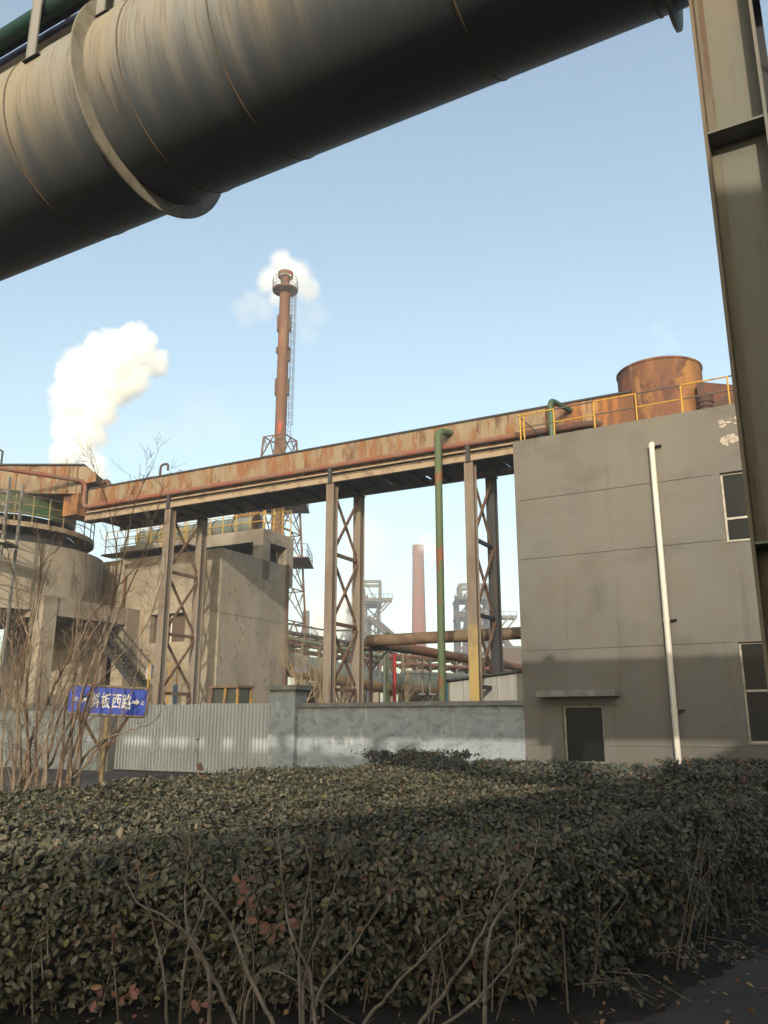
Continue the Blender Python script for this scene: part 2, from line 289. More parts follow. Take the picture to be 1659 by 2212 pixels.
for k, uu in enumerate(SEAMS + [SEAMS[0] + 2.6, SEAMS[-1] - 2.6]):
    mb = MB(); prof = [(RP - .002, -.012), (RP + .006, -.006), (RP + .007, .006), (RP - .002, .012)]
    local_tube('weld_seam', M['colrust0'], bp, uvz(uu, VP, ZP), U, 1, RP, [(r, h) for r, h in prof], 72)
M['ringpaint'] = mat('ring_paint', (.33, .31, .25), [((.24, .20, .15), 5, S1, .5, .66, 6)], .6)
def ring(uu, wid, th):
    prof = [(RP - .01, 0), (RP + wid, 0), (RP + wid, th), (RP - .01, th)]
    return local_tube('stiffener_ring', M['ringpaint'], bp, uvz(uu, VP, ZP), U, 1, RP, prof, 80)
RU = pipe_u(420, 470)
ring(RU, .13, .02); ring(pipe_u(1466, 40), .14, .025)
g4 = thing('green_pipe', uvz(0, 4.03, 8.3), 'dark green pipe running above the big gas main in the top left corner', 'pipe')
local_tube('pipe_shell', M['deepgreen'], g4, uvz(-30, 4.03, 8.3), U, 80, .09, None, 20)
for (vv, zz, rr, mm, lab) in ((4.1, 8.235, .024, 'navy', 'thin navy conduit just under the green pipe, top left corner'), (4.12, 8.155, .028, 'navy', 'navy conduit between the pale grey conduit and the thinner navy one'), (4.22, 8.21, .058, 'palegrey', 'pale grey conduit lying along the top edge of the gas main')):
    o = MB().tube([uvz(-30, vv, zz), uvz(50, vv, zz)], rr, 14).build('conduit', M[mm]); setp(o, lab, 'conduit', 'conduits above the gas main')
def rack_post(uu, vv, z0, lab, lean=0):
    t = thing('pipe_support', uvz(uu, vv, z0), lab, 'pipe support', 'supports on top of the gas main')
    m = MB(); h = ZZ * (9.0 - z0)
    m.obox(uvz(uu - .065, vv - .03, z0), U * .13, V * .008, h)
    m.obox(uvz(uu - .065, vv - .038, z0), U * .008, V * .012, h); m.obox(uvz(uu + .057, vv - .038, z0), U * .008, V * .012, h)
    m.build('post', M['post'], t, False)
    MB().obox(uvz(uu - .04, vv - .02, 8.40), U * .08, V * .5, ZZ * .06).build('cross_arm', M['post'], t, False)
    MB().obox(uvz(uu - .11, vv - .04, z0 - .015), U * .22, V * .06, ZZ * .012).build('foot_plate', M['steeld'], t, False)
    return t
rack_post(6.03, 3.93, 7.66, 'pale grey channel post standing on the gas main at far left')
rack_post(U.dot(atN(218, 60, V, 4.0)), 4.0, 7.8, 'channel post beside the stiffener ring at the top edge')
rack_post(U.dot(atN(262, 20, V, 4.1)), 4.1, 7.9, 'second channel post right of the stiffener ring at the top edge')
# unseen pipe added behind the photographer, shaped to throw shade on wall and hedge
shade_pipe = thing('gas_main', uvz(0, -6, 8), 'unseen pipe added behind the photographer to cast shade', 'pipe')  # added for shade only, not a real gas main
LOW = [(-30, 6.2), (-6, 6.9), (-4, 7.1), (0, 8.52), (9, 8.8), (40, 9.2)]
MB().tube(bend([uvz(a_, -6, b_) for a_, b_ in LOW], 2, 4), 1.08, 32).build('pipe_shell', M['bigpipe'], shade_pipe)
rdp = random.Random(4); uu = -14.0
while uu < 22:
    q = uvz(uu, -6, float(np.interp(uu, [a_ for a_, b_ in LOW], [b_ for a_, b_ in LOW])) + 1.0); wd = rdp.choice((.12, .18, .3, .6)); MB().obox(q, U * wd, V * .25, ZZ * rdp.uniform(.3, .75)).build('shade_tab', M['post'], shade_pipe, False); uu += rdp.uniform(.7, 2.2)  # small unseen boxes added to break the light band on the gate
bb = thing('shade_block', (-2, -14, 0), 'unseen block added behind the photographer to shade the foreground', 'building')  # unseen block, added so its roof edge shades the near hedge
A_, B_ = Vector((-4.4, -14.05, 0)), Vector((.6, -8.8, 0)); dd = (B_ - A_).normalized()
pA, pB = A_ - dd * 12, B_ + dd * 7.5
nn = Vector((dd.y, -dd.x, 0))
MB().obox(B_ - dd * .9, dd * 8.4, nn * 6, ZZ * 8.6).build('shade_tower', M['plaster'], bb, False)  # taller unseen box added to keep the column foot in shade
MB().obox(pA, pB - pA, nn * 14, ZZ * 6.8).build('wall', M['plaster'], bb, False)  # body of the added shade block
MB().obox(pA - dd * .2 - nn * .2 + ZZ * 6.8, (pB - pA) + dd * .4, nn * 14.4, ZZ * .12).build('roof', M['cap'], bb, False)
# ------------------------------------------------------------------ near steel column
t = thing('steel_column', uvz(.4, 4.7, 0), 'tall tan painted H-section steel column at the right edge of the frame', 'column')
vf = 4.52; uL = U.dot(atN(1494, 0, V, vf)); uR = U.dot(atN(1616, 0, V, vf)); vw = vf + .16; HT = 6.55
M['colpaint'] = mat('tan_column_paint', (.185, .19, .158), [((.25, .205, .15), .8, (1, 1, .4), .42, .62, 6), ((.16, .085, .05, .8), 5, (1, 1, .12), .6, .72, 6)], .55, .08, 30)
M['colrust'] = mat('rust_streaked_flange', (.22, .18, .125), [((.17, .09, .055), 3, (1, 1, .1), .42, .58, 6)], .7, .1)
MB().obox(uvz(uR, vw, 0), U * (uL - uR), V * .012, ZZ * HT).build('web', M['colpaint'], t, False)
M['ruststrip'] = mat('rust_run', (.16, .105, .07), [((.205, .19, .145), 6, (1, 1, .12), .44, .54, 8)], .75)
MB().obox(uvz(uL - .05, vw - .002, 0), U * .047, V * .0018, ZZ * HT).build('rust_run', M['ruststrip'], t, False)
MB().obox(uvz(uL, vf, 0), U * .018, V * .33, ZZ * HT).build('flange', M['colrust'], t, False)
MB().obox(uvz(uR - .018, vf, 0), U * .018, V * .33, ZZ * HT).build('flange', M['colpaint'], t, False)
for (px, py) in ((1530, 288), (1622, 1176)):
    z = atN(px, py, V, vf).z
    for v0, dv in ((vf + .006, vw - vf - .008), (vw + .014, .14)):
        MB().obox(uvz(uR + .001, v0, z), U * (uL - uR - .002), V * dv, ZZ * .014).build('stiffener', M['colpaint'], t, False)
MB().obox(uvz(uR - .1, vf - .1, 0), U * (uL - uR + .2), V * .53, ZZ * .03).build('base_plate', M['steeld'], t, False)
t2 = thing('steel_column', uvz(uR - .3, 5.5, 0), 'dark steel column and bracket half hidden behind the tan column', 'column')
vb = 5.3; ub = U.dot(atN(1641, 0, V, vb))
m = MB(); m.obox(uvz(ub, vb, 0), U * .34, V * .014, ZZ * 7.2); m.obox(uvz(ub, vb + .014, 0), U * .014, V * .25, ZZ * 7.2); m.obox(uvz(ub + .326, vb + .014, 0), U * .014, V * .25, ZZ * 7.2)
m.build('post', M['steeld'], t2, False)
q0 = atN(1636, 130, V, vb - .05); q1 = atN(1652, 235, V, vb - .05)
MB().prism([q0 + U * .02, q0 - U * .14 - ZZ * .25, q0 - U * .3 - ZZ * .62, q1 - U * .3, q1 + U * .12], V * .2).build('bracket', M['steeld'], t2, False)
# ------------------------------------------------------------------ painted building (right)
DF = 20.0
C0 = atN(1122, 1300, V, DF); cu = U.dot(C0)
zr = (atN(1111, 954, V, DF).z + atN(1583, 872, V, DF).z) / 2
def fac(x, y, v=DF):
    p = atN(x, y, V, v); return cu - U.dot(p), p.z          # distance right of the corner, height
bt = thing('painted_building', uvz(cu, DF, 0), 'taupe rendered two storey building with a white downpipe, right of the cement wall', 'building')
L_ = 15.0
w1 = [fac(1214, 1524), fac(1309, 1651)]; w2 = [fac(1554, 1022), fac(1621, 1163)]; w3 = [fac(1594, 1387), fac(1659, 1606)]
holes = [(w1[0][0], w1[0][0] + (w1[1][0] - w1[0][0]), w1[1][1], w1[0][1]),
         (w2[0][0], w2[0][0] + 1.35, w2[1][1] - .02, w2[0][1]), (w3[0][0], w3[0][0] + 1.5, w3[1][1], w3[0][1])]
gz = [fac(1135, 1608)[1], fac(1135, 1406)[1], fac(1135, 1208)[1], fac(1135, 1080)[1]]
ggl, ggr = .1, [6.0, holes[2][0] - .15, holes[1][0] - .1, holes[1][0] - .15]
ggr[0] = holes[2][0] - .15
us = sorted(set([0, L_, ggl] + ggr + [h[0] for h in holes] + [h[1] for h in holes])); zs = sorted(set([0, zr] + [z for z in gz] + [z - .022 for z in gz] + [h[2] for h in holes] + [h[3] for h in holes]))
def dep(u, z):
    for h in holes:
        if h[0] < u < h[1] and h[2] < z < h[3]: return .22
    for k, z0 in enumerate(gz):
        if z0 - .022 < z < z0 and ggl < u < ggr[k]: return .02
    return 0
org = uvz(cu, DF, 0)
wl = panel_wall(org, -U, -V, us, zs, dep, .22)
def quad(mb, a, b, c, d): mb.add([a, b, c, d], [(0, 1, 2, 3)])
e = org - U * L_; Bk = V * 9
quad(wl, org, org + Bk, org + Bk + ZZ * zr, org + ZZ * zr); quad(wl, e, e + Bk, e + Bk + ZZ * zr, e + ZZ * zr); quad(wl, org + Bk, e + Bk, e + Bk + ZZ * zr, org + Bk + ZZ * zr)
wl.obox(org + ZZ * (zr - .3) + V * .001, -U * L_, V * .2, ZZ * .3)
wl.build('wall', M['plaster'], bt, False)
MB().obox(org + ZZ * (zr - .5) + V * .2 - U * .01, -U * (L_ - .02), V * 8.7, ZZ * .15).build('roof', M['cap'], bt, False)
def window(h, name, div):
    u0, u1, z0, z1 = h; P = lambda u, z, d: org - U * u + ZZ * z + V * d
    f = MB(); fw = .045
    f.obox(P(u0, z0, .1), -U * fw, V * .05, ZZ * (z1 - z0)); f.obox(P(u1 - fw, z0, .1), -U * fw, V * .05, ZZ * (z1 - z0))
    f.obox(P(u0 + fw, z0, .1), -U * (u1 - u0 - 2 * fw), V * .05, ZZ * fw); f.obox(P(u0 + fw, z1 - fw, .1), -U * (u1 - u0 - 2 * fw), V * .05, ZZ * fw)
    for d in div: f.obox(P(u0 + fw, z0 + (z1 - z0) * d, .097), -U * (u1 - u0 - 2 * fw), V * .05, ZZ * .05)
    o = f.build('window', M['frame'], bt, False)
    MB().obox(P(u0 + fw, z0 + fw, .13), -U * (u1 - u0 - 2 * fw), V * .006, ZZ * (z1 - z0 - 2 * fw)).build('pane', M['glass'], o, False)
    MB().obox(P(u0 - .01, z0 - .03, -.012), -U * (u1 - u0 + .02), V * .1, ZZ * .029).build('sill', M['frame'], o, False)
    MB().obox(P(u0 - .3, z0 - .3, .24), -U * (u1 - u0 + .6), V * .02, ZZ * (z1 - z0 + .6)).build('dark_backing', M['dark'], o, False)  # near-black sheet closing the opening behind the pane
window(holes[0], 'window', []); window(holes[1], 'window', [.32]); window(holes[2], 'window', [.5])
ca, cb = fac(1157, 1492, DF - .45), fac(1329, 1503, DF - .45)
MB().obox(org - U * ca[0] + ZZ * cb[1] - V * .45, -U * (cb[0] - ca[0]), V * .449, ZZ * (ca[1] - cb[1])).build('canopy', M['cap'], bt, False)
d0, d1 = fac(1408, 953, DF - .13), fac(1464, 1640, DF - .13); du = (d0[0] + d1[0]) / 2
dp = MB(); P = lambda u, z, d: org - U * u + ZZ * z - V * d
dp.tube(bend([P(du, d0[1] - .08, -.05), P(du, d0[1] - .06, .14), P(du, d0[1] - .6, .14), P(du, .05, .14)], .1), .068, 20)
dpo = dp.build('downpipe', M['pvc'], bt)
for (x, y) in ((1410, 960), (1441, 1335), (1459, 1530)):
    z = fac(x, y, DF - .14)[1]
    MB().tube([P(du, z, .14), P(du, z - .09, .14)], .077, 20).build('collar', M['pvc'], dpo)
    MB().obox(P(du + .06, z - .05, .15), -U * .16, V * .14, ZZ * .02).build('clip', M['steeld'], dpo, False)
pe = [fac(1560, 915), fac(1592, 948)]
rdq = random.Random(3); m = MB()
for k in range(46):
    cu_, cz_ = rdq.uniform(pe[0][0] - .05, pe[1][0] + .1), (pe[0][1] if rdq.random() < .3 else pe[1][1]) + rdq.gauss(0, .07); r_ = rdq.uniform(.015, .07); n_ = 9
    poly = [(cu_ + r_ * rdq.uniform(.5, 1.5) * math.cos(6.283 * q / n_), cz_ + r_ * rdq.uniform(.3, .9) * math.sin(6.283 * q / n_)) for q in range(n_)]
    m.add([P(a_, b_, .003 + k * .0001) for a_, b_ in poly], [tuple(range(n_))])
m.build('peeled_patch', M['peel'], bt, False)
for h in holes: MB().obox(P(h[0] - .02, h[2] - .035, .02), -U * (h[1] - h[0] + .06), V * .02, ZZ * .03).build('drip_sill', M['cap'], bt, False)
# roof railing
rt = thing('roof_railing', org + ZZ * zr, 'yellow tube guard rail along the roof edge of the taupe building', 'railing')
rz = fac(1376, 850, DF + .12)[1]; rm = (rz - zr) * .52 + zr
for k, x in enumerate((1123, 1131, 1196, 1284, 1376, 1476, 1580, 1690)):
    u_, _ = fac(x, 900, DF + .12)
    MB().tube([P(u_, zr, -.12), P(u_, rz if k != 1 else rz - .05, -.12)], .021, 8).build('post', M['yellow'], rt)
us_ = [fac(x, 880, DF + .12)[0] for x in (1118, 1160, 1196, 1284, 1340, 1376, 1440, 1476, 1580, 1690)]
for k in range(len(us_) - 1):
    MB().tube([P(us_[k] + .001, rz, -.12), P(us_[k + 1], rz, -.12)], .021, 8).build('top_rail', M['yellow' if k in (0, 1, 3, 4, 7) else 'greyrail'], rt)
    MB().tube([P(us_[k] + .001, rm, -.12), P(us_[k + 1], rm, -.12)], .018, 8).build('mid_rail', M['yellow' if k in (2, 6, 5) else 'greyrail'], rt)
MB().tube([P(us_[0], rz, -.12), P(us_[1] + .15, zr, .3 - .42 - .6)], .018, 8).build('stay', M['steeld'], rt)
# ------------------------------------------------------------------ cement wall, pillar, gate
wz = atN(875, 1516, V, DF + .1).z
pu0, pu1 = U.dot(atN(640, 1560, V, DF)), U.dot(atN(585, 1560, V, DF))
wt = thing('cement_wall', uvz((cu + pu0) / 2, DF + .1, 0), 'stained grey cement wall with a dark coping between the gate pillar and the taupe building', 'wall')
MB().obox(uvz(cu + .002, DF + .08, 0), U * (pu0 - cu - .004), V * .24, ZZ * (wz - .12)).build('wall_body', M['wall'], wt, False)
MB().obox(uvz(cu + .002, DF - .01, wz - .12), U * (pu0 - cu - .05), V * .42, ZZ * .12).build('coping', M['cap'], wt, False)
pz = atN(605, 1481, V, DF).z
pt = thing('gate_pillar', uvz(pu0, DF, 0), 'square grey cement gate pillar with an overhanging cap', 'pillar')
MB().obox(uvz(pu0, DF - .1, 0), U * (pu1 - pu0), V * .62, ZZ * (pz - .13)).build('shaft', M['wall'], pt, False)
MB().obox(uvz(pu0 - .14, DF - .24, pz - .13), U * (pu1 - pu0 + .28), V * .9, ZZ * .13).build('cap', M['cap'], pt, False)
gu1 = U.dot(atN(250, 1600, V, DF + .2)); gz1 = atN(400, 1522, V, DF + .2).z
gt = thing('sheet_metal_gate', uvz(pu1, DF + .2, 0), 'pale grey corrugated sheet metal double gate left of the pillar', 'gate')
gm = (pu1 + gu1) / 2 - .35
def corr(u0, u1, z0, z1, v, tilt=0):
    mb = MB(); n = int((u1 - u0) / .028); vs = []
    for i in range(n + 1):
        u = u0 + (u1 - u0) * i / n; ph = (u / .14) % 1; d = .012 * (1 if ph < .35 else (1 - (ph - .35) / .15 if ph < .5 else (0 if ph < .85 else (ph - .85) / .15)))
        for z in (z0, z1): vs.append(uvz(u, v - d + tilt * 0, z + (tilt * (u - u0) if z == z1 else 0)))
    return mb.add(vs, [(2 * i, 2 * i + 1, 2 * i + 3, 2 * i + 2) for i in range(n)])
for (a, b_, ti) in ((pu1 + .03, gm - .012, .012), (gm + .012, gu1, .004)):
    lf = corr(a, b_, .06, gz1, DF + .22, ti).build('leaf', M['gate'], gt, False)
    m = MB()
    for zz in (.15, gz1 * .55, gz1 - .1): m.obox(uvz(a, DF + .245, zz), U * (b_ - a), V * .04, ZZ * .05)
    m.build('frame', M['gate'], lf, False)
    m = MB(); n = int((b_ - a) / .14)
    for i in range(n):
        for zz in (.64,): m.lathe(uvz(a + .07 + i * .14, DF + .2, zz + .0), [(0, .006), (.008, .003), (.009, 0)], 6, -V, U)
    m.build('rivet', M['steeld'], lf)
hz = atN(405, 1610, V, DF).z
m = MB(); m.tube(bend([uvz(gm + .05, DF + .2, hz + .12), uvz(gm + .05, DF + .12, hz + .12), uvz(gm + .05, DF + .12, hz - .14), uvz(gm + .05, DF + .2, hz - .14)], .03), .012, 8); m.build('handle', M['post'], gt)
MB().obox(uvz(gm - .03, DF + .17, hz + .16), U * .12, V * .03, ZZ * .05).build('latch', M['steeld'], gt, False)
for zz in (atN(585, 1540, V, DF).z, atN(583, 1600, V, DF).z):
    MB().tube([uvz(pu1 + .02, DF + .08, zz), uvz(pu1 + .02, DF + .08, zz + .12)], .022, 8).build('hinge', M['steeld'], gt)
w0 = thing('cement_wall', uvz(gu1 + 3, DF + .1, 0), 'grey cement wall left of the sheet metal gate, behind the bare shrub', 'wall')
MB().obox(uvz(gu1 + .62, DF + .1, 0), U * 9, V * .24, ZZ * (gz1 - .1)).build('wall_body', M['wall'], w0, False)
MB().obox(uvz(gu1 + .62, DF + .02, gz1 - .1), U * 9, V * .4, ZZ * .1).build('coping', M['cap'], w0, False)
MB().obox(uvz(gu1 + .02, DF - .05, 0), U * .55, V * .5, ZZ * (gz1 + .02)).build('end_pier', M['cap'], w0, False)
# ------------------------------------------------------------------ launder bridge
DL = 24.5
def lu(x, y, v=DL): return U2.dot(atN(x, y, V2, v))
def lz(x, y, v=DL): return atN(x, y, V2, v).z
ztop = (lz(198, 1057) + lz(1339, 852)) / 2; zpl = lz(721, 1021); zb1 = lz(721, 1031); zb0 = lz(721, 1043)
ue = lu(192, 1075); us0 = lu(1345, 870)
lt = thing('launder_bridge', uvz2(ue, DL, zb0), 'long rust-stained steel launder trough on trestles crossing from the green tank to the taupe building', 'launder')
cut = lu(1180, 900)
for (a, b_, mm) in ((cut, ue, 'launder'), (us0 - .3, cut, 'launder_dark')):
    n = max(1, round((b_ - a) / 2.4)); st = (b_ - a) / n
    m = MB()
    for i in range(n): m.obox(uvz2(a + i * st + .006, DL + random.uniform(0, .006), zpl), U2 * (st - .012), V2 * .012, ZZ * (ztop - zpl))
    m.obox(uvz2(a, DL + 1.98, zpl), U2 * (b_ - a), V2 * .012, ZZ * (ztop - zpl))
    m.build('side_plate', M[mm], lt, False)
    for i in range(n + 1): MB().obox(uvz2(a + i * st - .03, DL - .02, zpl + .02), U2 * .06, V2 * .018, ZZ * (ztop - zpl - .05)).build('joint_strip', M[mm], lt, False)
MB().obox(uvz2(us0 - .3, DL - .05, ztop), U2 * (ue - us0 + .3), V2 * .12, ZZ * .06).build('top_rim', M['steeld'], lt, False)
MB().obox(uvz2(us0 - .3, DL + 1.9, ztop), U2 * (ue - us0 + .3), V2 * .12, ZZ * .06).build('top_rim', M['steeld'], lt, False)
MB().obox(uvz2(us0 - .3, DL + .02, zpl + .02), U2 * (ue - us0 + .3), V2 * 1.95, ZZ * .02).build('trough_floor', M['steeld'], lt, False)
MB().obox(uvz2(us0 - .3, DL - .1, zpl - .05), U2 * (ue - us0 + .3), V2 * .12, ZZ * .05).build('bottom_flange', M['beam'], lt, False)
for vv in (DL - .12, DL + 1.95):
    m = MB(); m.obox(uvz2(us0 - .3, vv, zb0), U2 * (ue - us0 + .3), V2 * .012, ZZ * (zb1 - zb0)); m.obox(uvz2(us0 - .3, vv - .05, zb1), U2 * (ue - us0 + .3), V2 * .13, ZZ * .014); m.obox(uvz2(us0 - .3, vv - .05, zb0 - .015), U2 * (ue - us0 + .3), V2 * .13, ZZ * .014)
    m.build('side_beam', M['beam'], lt, False)
m = MB(); u = us0
while u < ue: m.obox(uvz2(u, DL - .1, zb0 + .05), U2 * .09, V2 * 2.04, ZZ * .12); u += .95
m.build('cross_beam', M['steeld'], lt, False)
m = MB(); u = us0 - .3; k = 0
while u < ue - 1.3: m.obox(uvz2(u + .012, DL - .02, zb0 + .18 + random.uniform(0, .01)), U2 * (1.55 - .02 - random.choice((0, 0, 0, .05))), V2 * 1.9, ZZ * .008); u += 1.55
m.build('deck_plate', M['steeld'], lt, False)
rp = MB(); zr_ = lz(721, 1010); rl = lu(186, 1100)
ztb = lz(190, 1040)
rpt = [uvz2(lu(1118, 935), DL - .16, zr_), uvz2(rl, DL - .16, zr_), uvz2(rl, DL - .16, lz(186, 1043)), uvz2(rl, DL - .16, lz(186, 1043)) + Vector((-6.7, -4.3, .05))]
setp(rp.tube(bend(rpt, .35), .095, 16).build('water_pipe', M['redpipe']), 'faded red pipe clipped along the side of the rusty launder', 'pipe')
o = MB().tube(bend([uvz2(lu(1118, 935) + .02, DL - .16, zr_), uvz2(lu(1118, 935) - 2.6, DL - .16, zr_), uvz2(lu(1118, 935) - 3.2, DL + 1, zr_ - .1)], .4), .11, 14).build('dark_pipe', M['tankd']); setp(o, 'dark soot-covered pipe end behind the yellow roof railing', 'pipe')
# green drop pipe
gx = lu(952, 1300, DL - .75)
m = MB().tube(bend([uvz2(gx, DL - .75, 0), uvz2(gx, DL - .75, lz(948, 930, DL - .75)), uvz2(gx - .15, DL + .1, lz(975, 930, DL - .3) + .05)], .35), .125, 18)
setp(m.build('drop_pipe', M['greenpipe']), 'vertical green pipe with rust patches bending over into the launder', 'pipe')
gx = lu(1190, 900, DL - 1.3)
m = MB().tube(bend([uvz2(gx, DL - 1.3, zr - .3), uvz2(gx, DL - 1.3, lz(1190, 863, DL - 1.3)), uvz2(gx - .35, DL + .3, lz(1190, 863, DL - 1.3) + .05), uvz2(gx - .35, DL + .3, ztop - .3)], .25), .085, 16)
setp(m.build('vent_pipe', M['darkgreen']), 'small green goose-neck pipe behind the yellow roof railing', 'pipe')
# valve and small gooseneck on launder
vt = thing('valve_assembly', uvz2(lu(360, 1010), DL + .5, ztop), 'small dark gooseneck pipe with a handwheel valve on the launder top', 'valve')
x0 = lu(347, 1010, DL + .5); zt = lz(355, 1003, DL + .5)
MB().tube(bend([uvz2(x0, DL + .5, ztop - .3), uvz2(x0, DL + .5, zt), uvz2(x0 - .42, DL + .5, zt), uvz2(x0 - .42, DL + .5, zt - .3)], .22), .05, 12).build('gooseneck', M['tankd'], vt)
m = MB().tube([uvz2(x0 - .35, DL + .5, ztop + .1), uvz2(x0 - .95, DL + .5, ztop + .1)], .09, 14); m.tube([uvz2(x0 - .62, DL + .5, ztop + .1), uvz2(x0 - .62, DL + .5, ztop + .3)], .05, 10)
for q in (.37, .55, .75, .93): m.tube([uvz2(x0 - q, DL + .5, ztop + .1), uvz2(x0 - q - .025, DL + .5, ztop + .1)], .13, 14)
m.build('valve_body', M['tankd'], vt)
m = MB()
cc = uvz2(x0 - 1.1, DL + .5, ztop + .22); m.tube([cc + (U2 * math.cos(a) + ZZ * math.sin(a)) * .14 for a in [2 * math.pi * k / 20 for k in range(21)]], .013, 6)
for a in (0, 1.05, 2.1): m.tube([cc + (U2 * math.cos(a) + ZZ * math.sin(a)) * .14, cc - (U2 * math.cos(a) + ZZ * math.sin(a)) * .14], .01, 6)
m.build('handwheel', M['greysteel'], vt)
# trestles
def trestle(x, label, top, first=None):
    base = uvz2(lu(x, 1500), DL, 0); t = thing('trestle_tower', base, label, 'trestle', 'trestles under the launder')
    W = 1.98; s = .16; H = zb0 - .02
    def post(v0, mname, dark=None):
        c = base + V2 * v0; m = MB()
        m.obox(c - U2 * s - V2 * s, U2 * 2 * s, V2 * .016, ZZ * H); m.obox(c - U2 * s + V2 * (s - .016), U2 * 2 * s, V2 * .016, ZZ * H)
        m.obox(c - U2 * .1 - V2 * (s - .017), U2 * .014, V2 * (2 * s - .034), ZZ * H); m.obox(c + U2 * .1 - V2 * (s - .017), U2 * .014, V2 * (2 * s - .034), ZZ * H)
        return m.build('post', M[mname], t, False)
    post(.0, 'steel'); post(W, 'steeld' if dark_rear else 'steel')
    zs_ = [H - .1, H - 2.6, H - 5.1, H - 7.4, .4]
    for k in range(4):
        a, b_ = zs_[k], zs_[k + 1]; o1 = base + V2 * .12; o2 = base + V2 * (W - .12)
        MB().bar(o1 + ZZ * (a - .1) + U2 * .03, o2 + ZZ * (b_ + .15) + U2 * .03, .07, .09).build('brace', M['brace'], t, False)
        MB().bar(o2 + ZZ * (a - .1) - U2 * .05, o1 + ZZ * (b_ + .15) - U2 * .05, .07, .09).build('brace', M['brace'], t, False)
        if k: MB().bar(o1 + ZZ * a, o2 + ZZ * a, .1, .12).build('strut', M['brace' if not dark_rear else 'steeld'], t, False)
    for k in range(4):
        for v0 in (.2, W - .2): MB().cbox(base + V2 * v0 + ZZ * (zs_[k] - .05), .02, .26, .3, U2, V2).build('gusset', M['brace'], t, False)
    for v0 in (0, W): MB().cbox(base + V2 * v0 + ZZ * (H - .02), .42, .36, .03, U2, V2).build('cap_plate', M['steeld'], t, False)
    MB().obox(base - U2 * .07 - V2 * .22 + ZZ * (H - .05), U2 * .14, V2 * .1, ZZ * (zr_ - H)).build('pipe_bracket', M['steeld'], t, False)
    return t
dark_rear = False
trestle(342, 'leftmost trestle under the launder, in front of the concrete block', 0)
trestle(710.5, 'middle trestle of dusty brown posts, right of the gate pillar', 0)
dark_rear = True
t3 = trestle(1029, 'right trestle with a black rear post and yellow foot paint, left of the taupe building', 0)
b3 = ORG[t3]; c = b3
m = MB(); s = .164; m.obox(c - U2 * s - V2 * s, U2 * 2 * s, V2 * .003, ZZ * 4.6); m.build('yellow_coat', M['steely'], t3, False)
# ------------------------------------------------------------------ rusty tank on the roof end of the launder
tc_ = atN(1425, 830, V2, DL + 1.3); tr = 1.3; ttz = lz(1425, 771, DL + .05)
tk = thing('rusty_tank', Vector((tc_.x, tc_.y, zr)), 'large round rust-streaked steel tank above the taupe roof', 'tank')
MB().lathe((tc_.x, tc_.y, 0), [(tr, zr + .75), (tr, ttz - .08), (tr + .03, ttz - .06), (tr + .03, ttz), (tr - .02, ttz), (tr - .02, ttz - 1.2), (0, ttz - 1.2)], 56).build('shell', M['tank'], tk)
MB().lathe((tc_.x, tc_.y, 0), [(.0, zr + .6), (tr - .1, zr + .6), (tr - .1, zr + .75), (0, zr + .751)], 40).build('bottom', M['dark'], tk)
m = MB()
for k in range(4):
    a = k * math.pi / 2 + .4; m.cbox(Vector((tc_.x + math.cos(a) * 1.0, tc_.y + math.sin(a) * 1.0, (zr - .35 + zr + .6) / 2)), .15, .15, .95)
m.build('stand', M['steeld'], tk, False)
dq = thing('outlet_duct', uvz2(lu(1540, 850), DL + .5, zr), 'dark rusty tapered duct right of the round tank', 'duct')
x1, x2 = lu(1505, 830, DL + .3), lu(1600, 850, DL + .3); za, zb_ = lz(1515, 822, DL + .3), lz(1575, 838, DL + .3)
MB().prism([uvz2(x1, DL + .3, zr - .3), uvz2(x2 - 1.2, DL + .3, zr - .3), uvz2(x2 - 1.2, DL + .3, zb_ - .35), uvz2(x1, DL + .3, za)], V2 * 1.6).build('duct_body', M['tankd'], dq, False)
m = MB()
for k in range(4): uu = x1 + (x2 - 1 - x1) * (k + .5) / 4; m.obox(uvz2(uu, DL + .28, zr), U2 * .05, V2 * .02, ZZ * (zb_ - zr - .1))
m.build('rib', M['tankd'], dq, False)
vp = atN(1523, 870, V, DF + 1.2); vq = thing('roof_vent', Vector((vp.x, vp.y, zr - .35)), 'short ribbed dark vent cap on the taupe roof, right of the tank', 'vent')
vz = atN(1523, 855, V, DF + 1.2).z
prof = [(.18, zr - .35), (.18, vz - .35), (.2, vz - .34), (.2, vz - .28), (.18, vz - .27), (.18, vz - .22), (.21, vz - .21), (.21, vz - .15), (.19, vz - .14), (.22, vz - .02), (.22, vz), (0, vz)]
MB().lathe((vp.x, vp.y, 0), prof, 24).build('cowl', M['tankd'], vq)
# ------------------------------------------------------------------ green thickener tank, drum and concrete frame (left)
TC = atY(18, 1100, 37.0); TC.z = 0
def ringpt(r, a, z): return Vector((TC.x + r * math.cos(a), TC.y + r * math.sin(a), z))
zf = lambda y, Y=33.2, x=60: atY(x, y, Y).z
gtk = thing('thickener_tank', TC, 'round green steel thickener tank with a rusty hood, far left', 'tank')
gr = 3.0; zg0, zg1 = zf(1106, 34.2), zf(1056, 34.2)
MB().lathe(TC, [(gr, zg0), (gr, zg1), (gr - .04, zg1), (gr - .04, zg0 + .1)], 64).build('shell', M['greytank'], gtk)
MB().lathe(TC, [(0, zg0 - .02), (gr - .05, zg0 - .02)], 40).build('floor', M['dark'], gtk)
zr0, zr1 = zf(1127, 33), zf(1116, 33); rr = 3.9
dk = thing('round_walkway', TC, 'curved steel walkway with handrails round the green tank', 'walkway')
MB().lathe(TC, [(rr - .9, zr1 - .05), (rr, zr1 - .05), (rr, zr1), (rr + .03, zr1), (rr + .03, zr0), (rr, zr0), (rr, zr1 - .06), (rr - .9, zr1 - .06)], 72).build('ring_beam', M['beam'], dk, False)
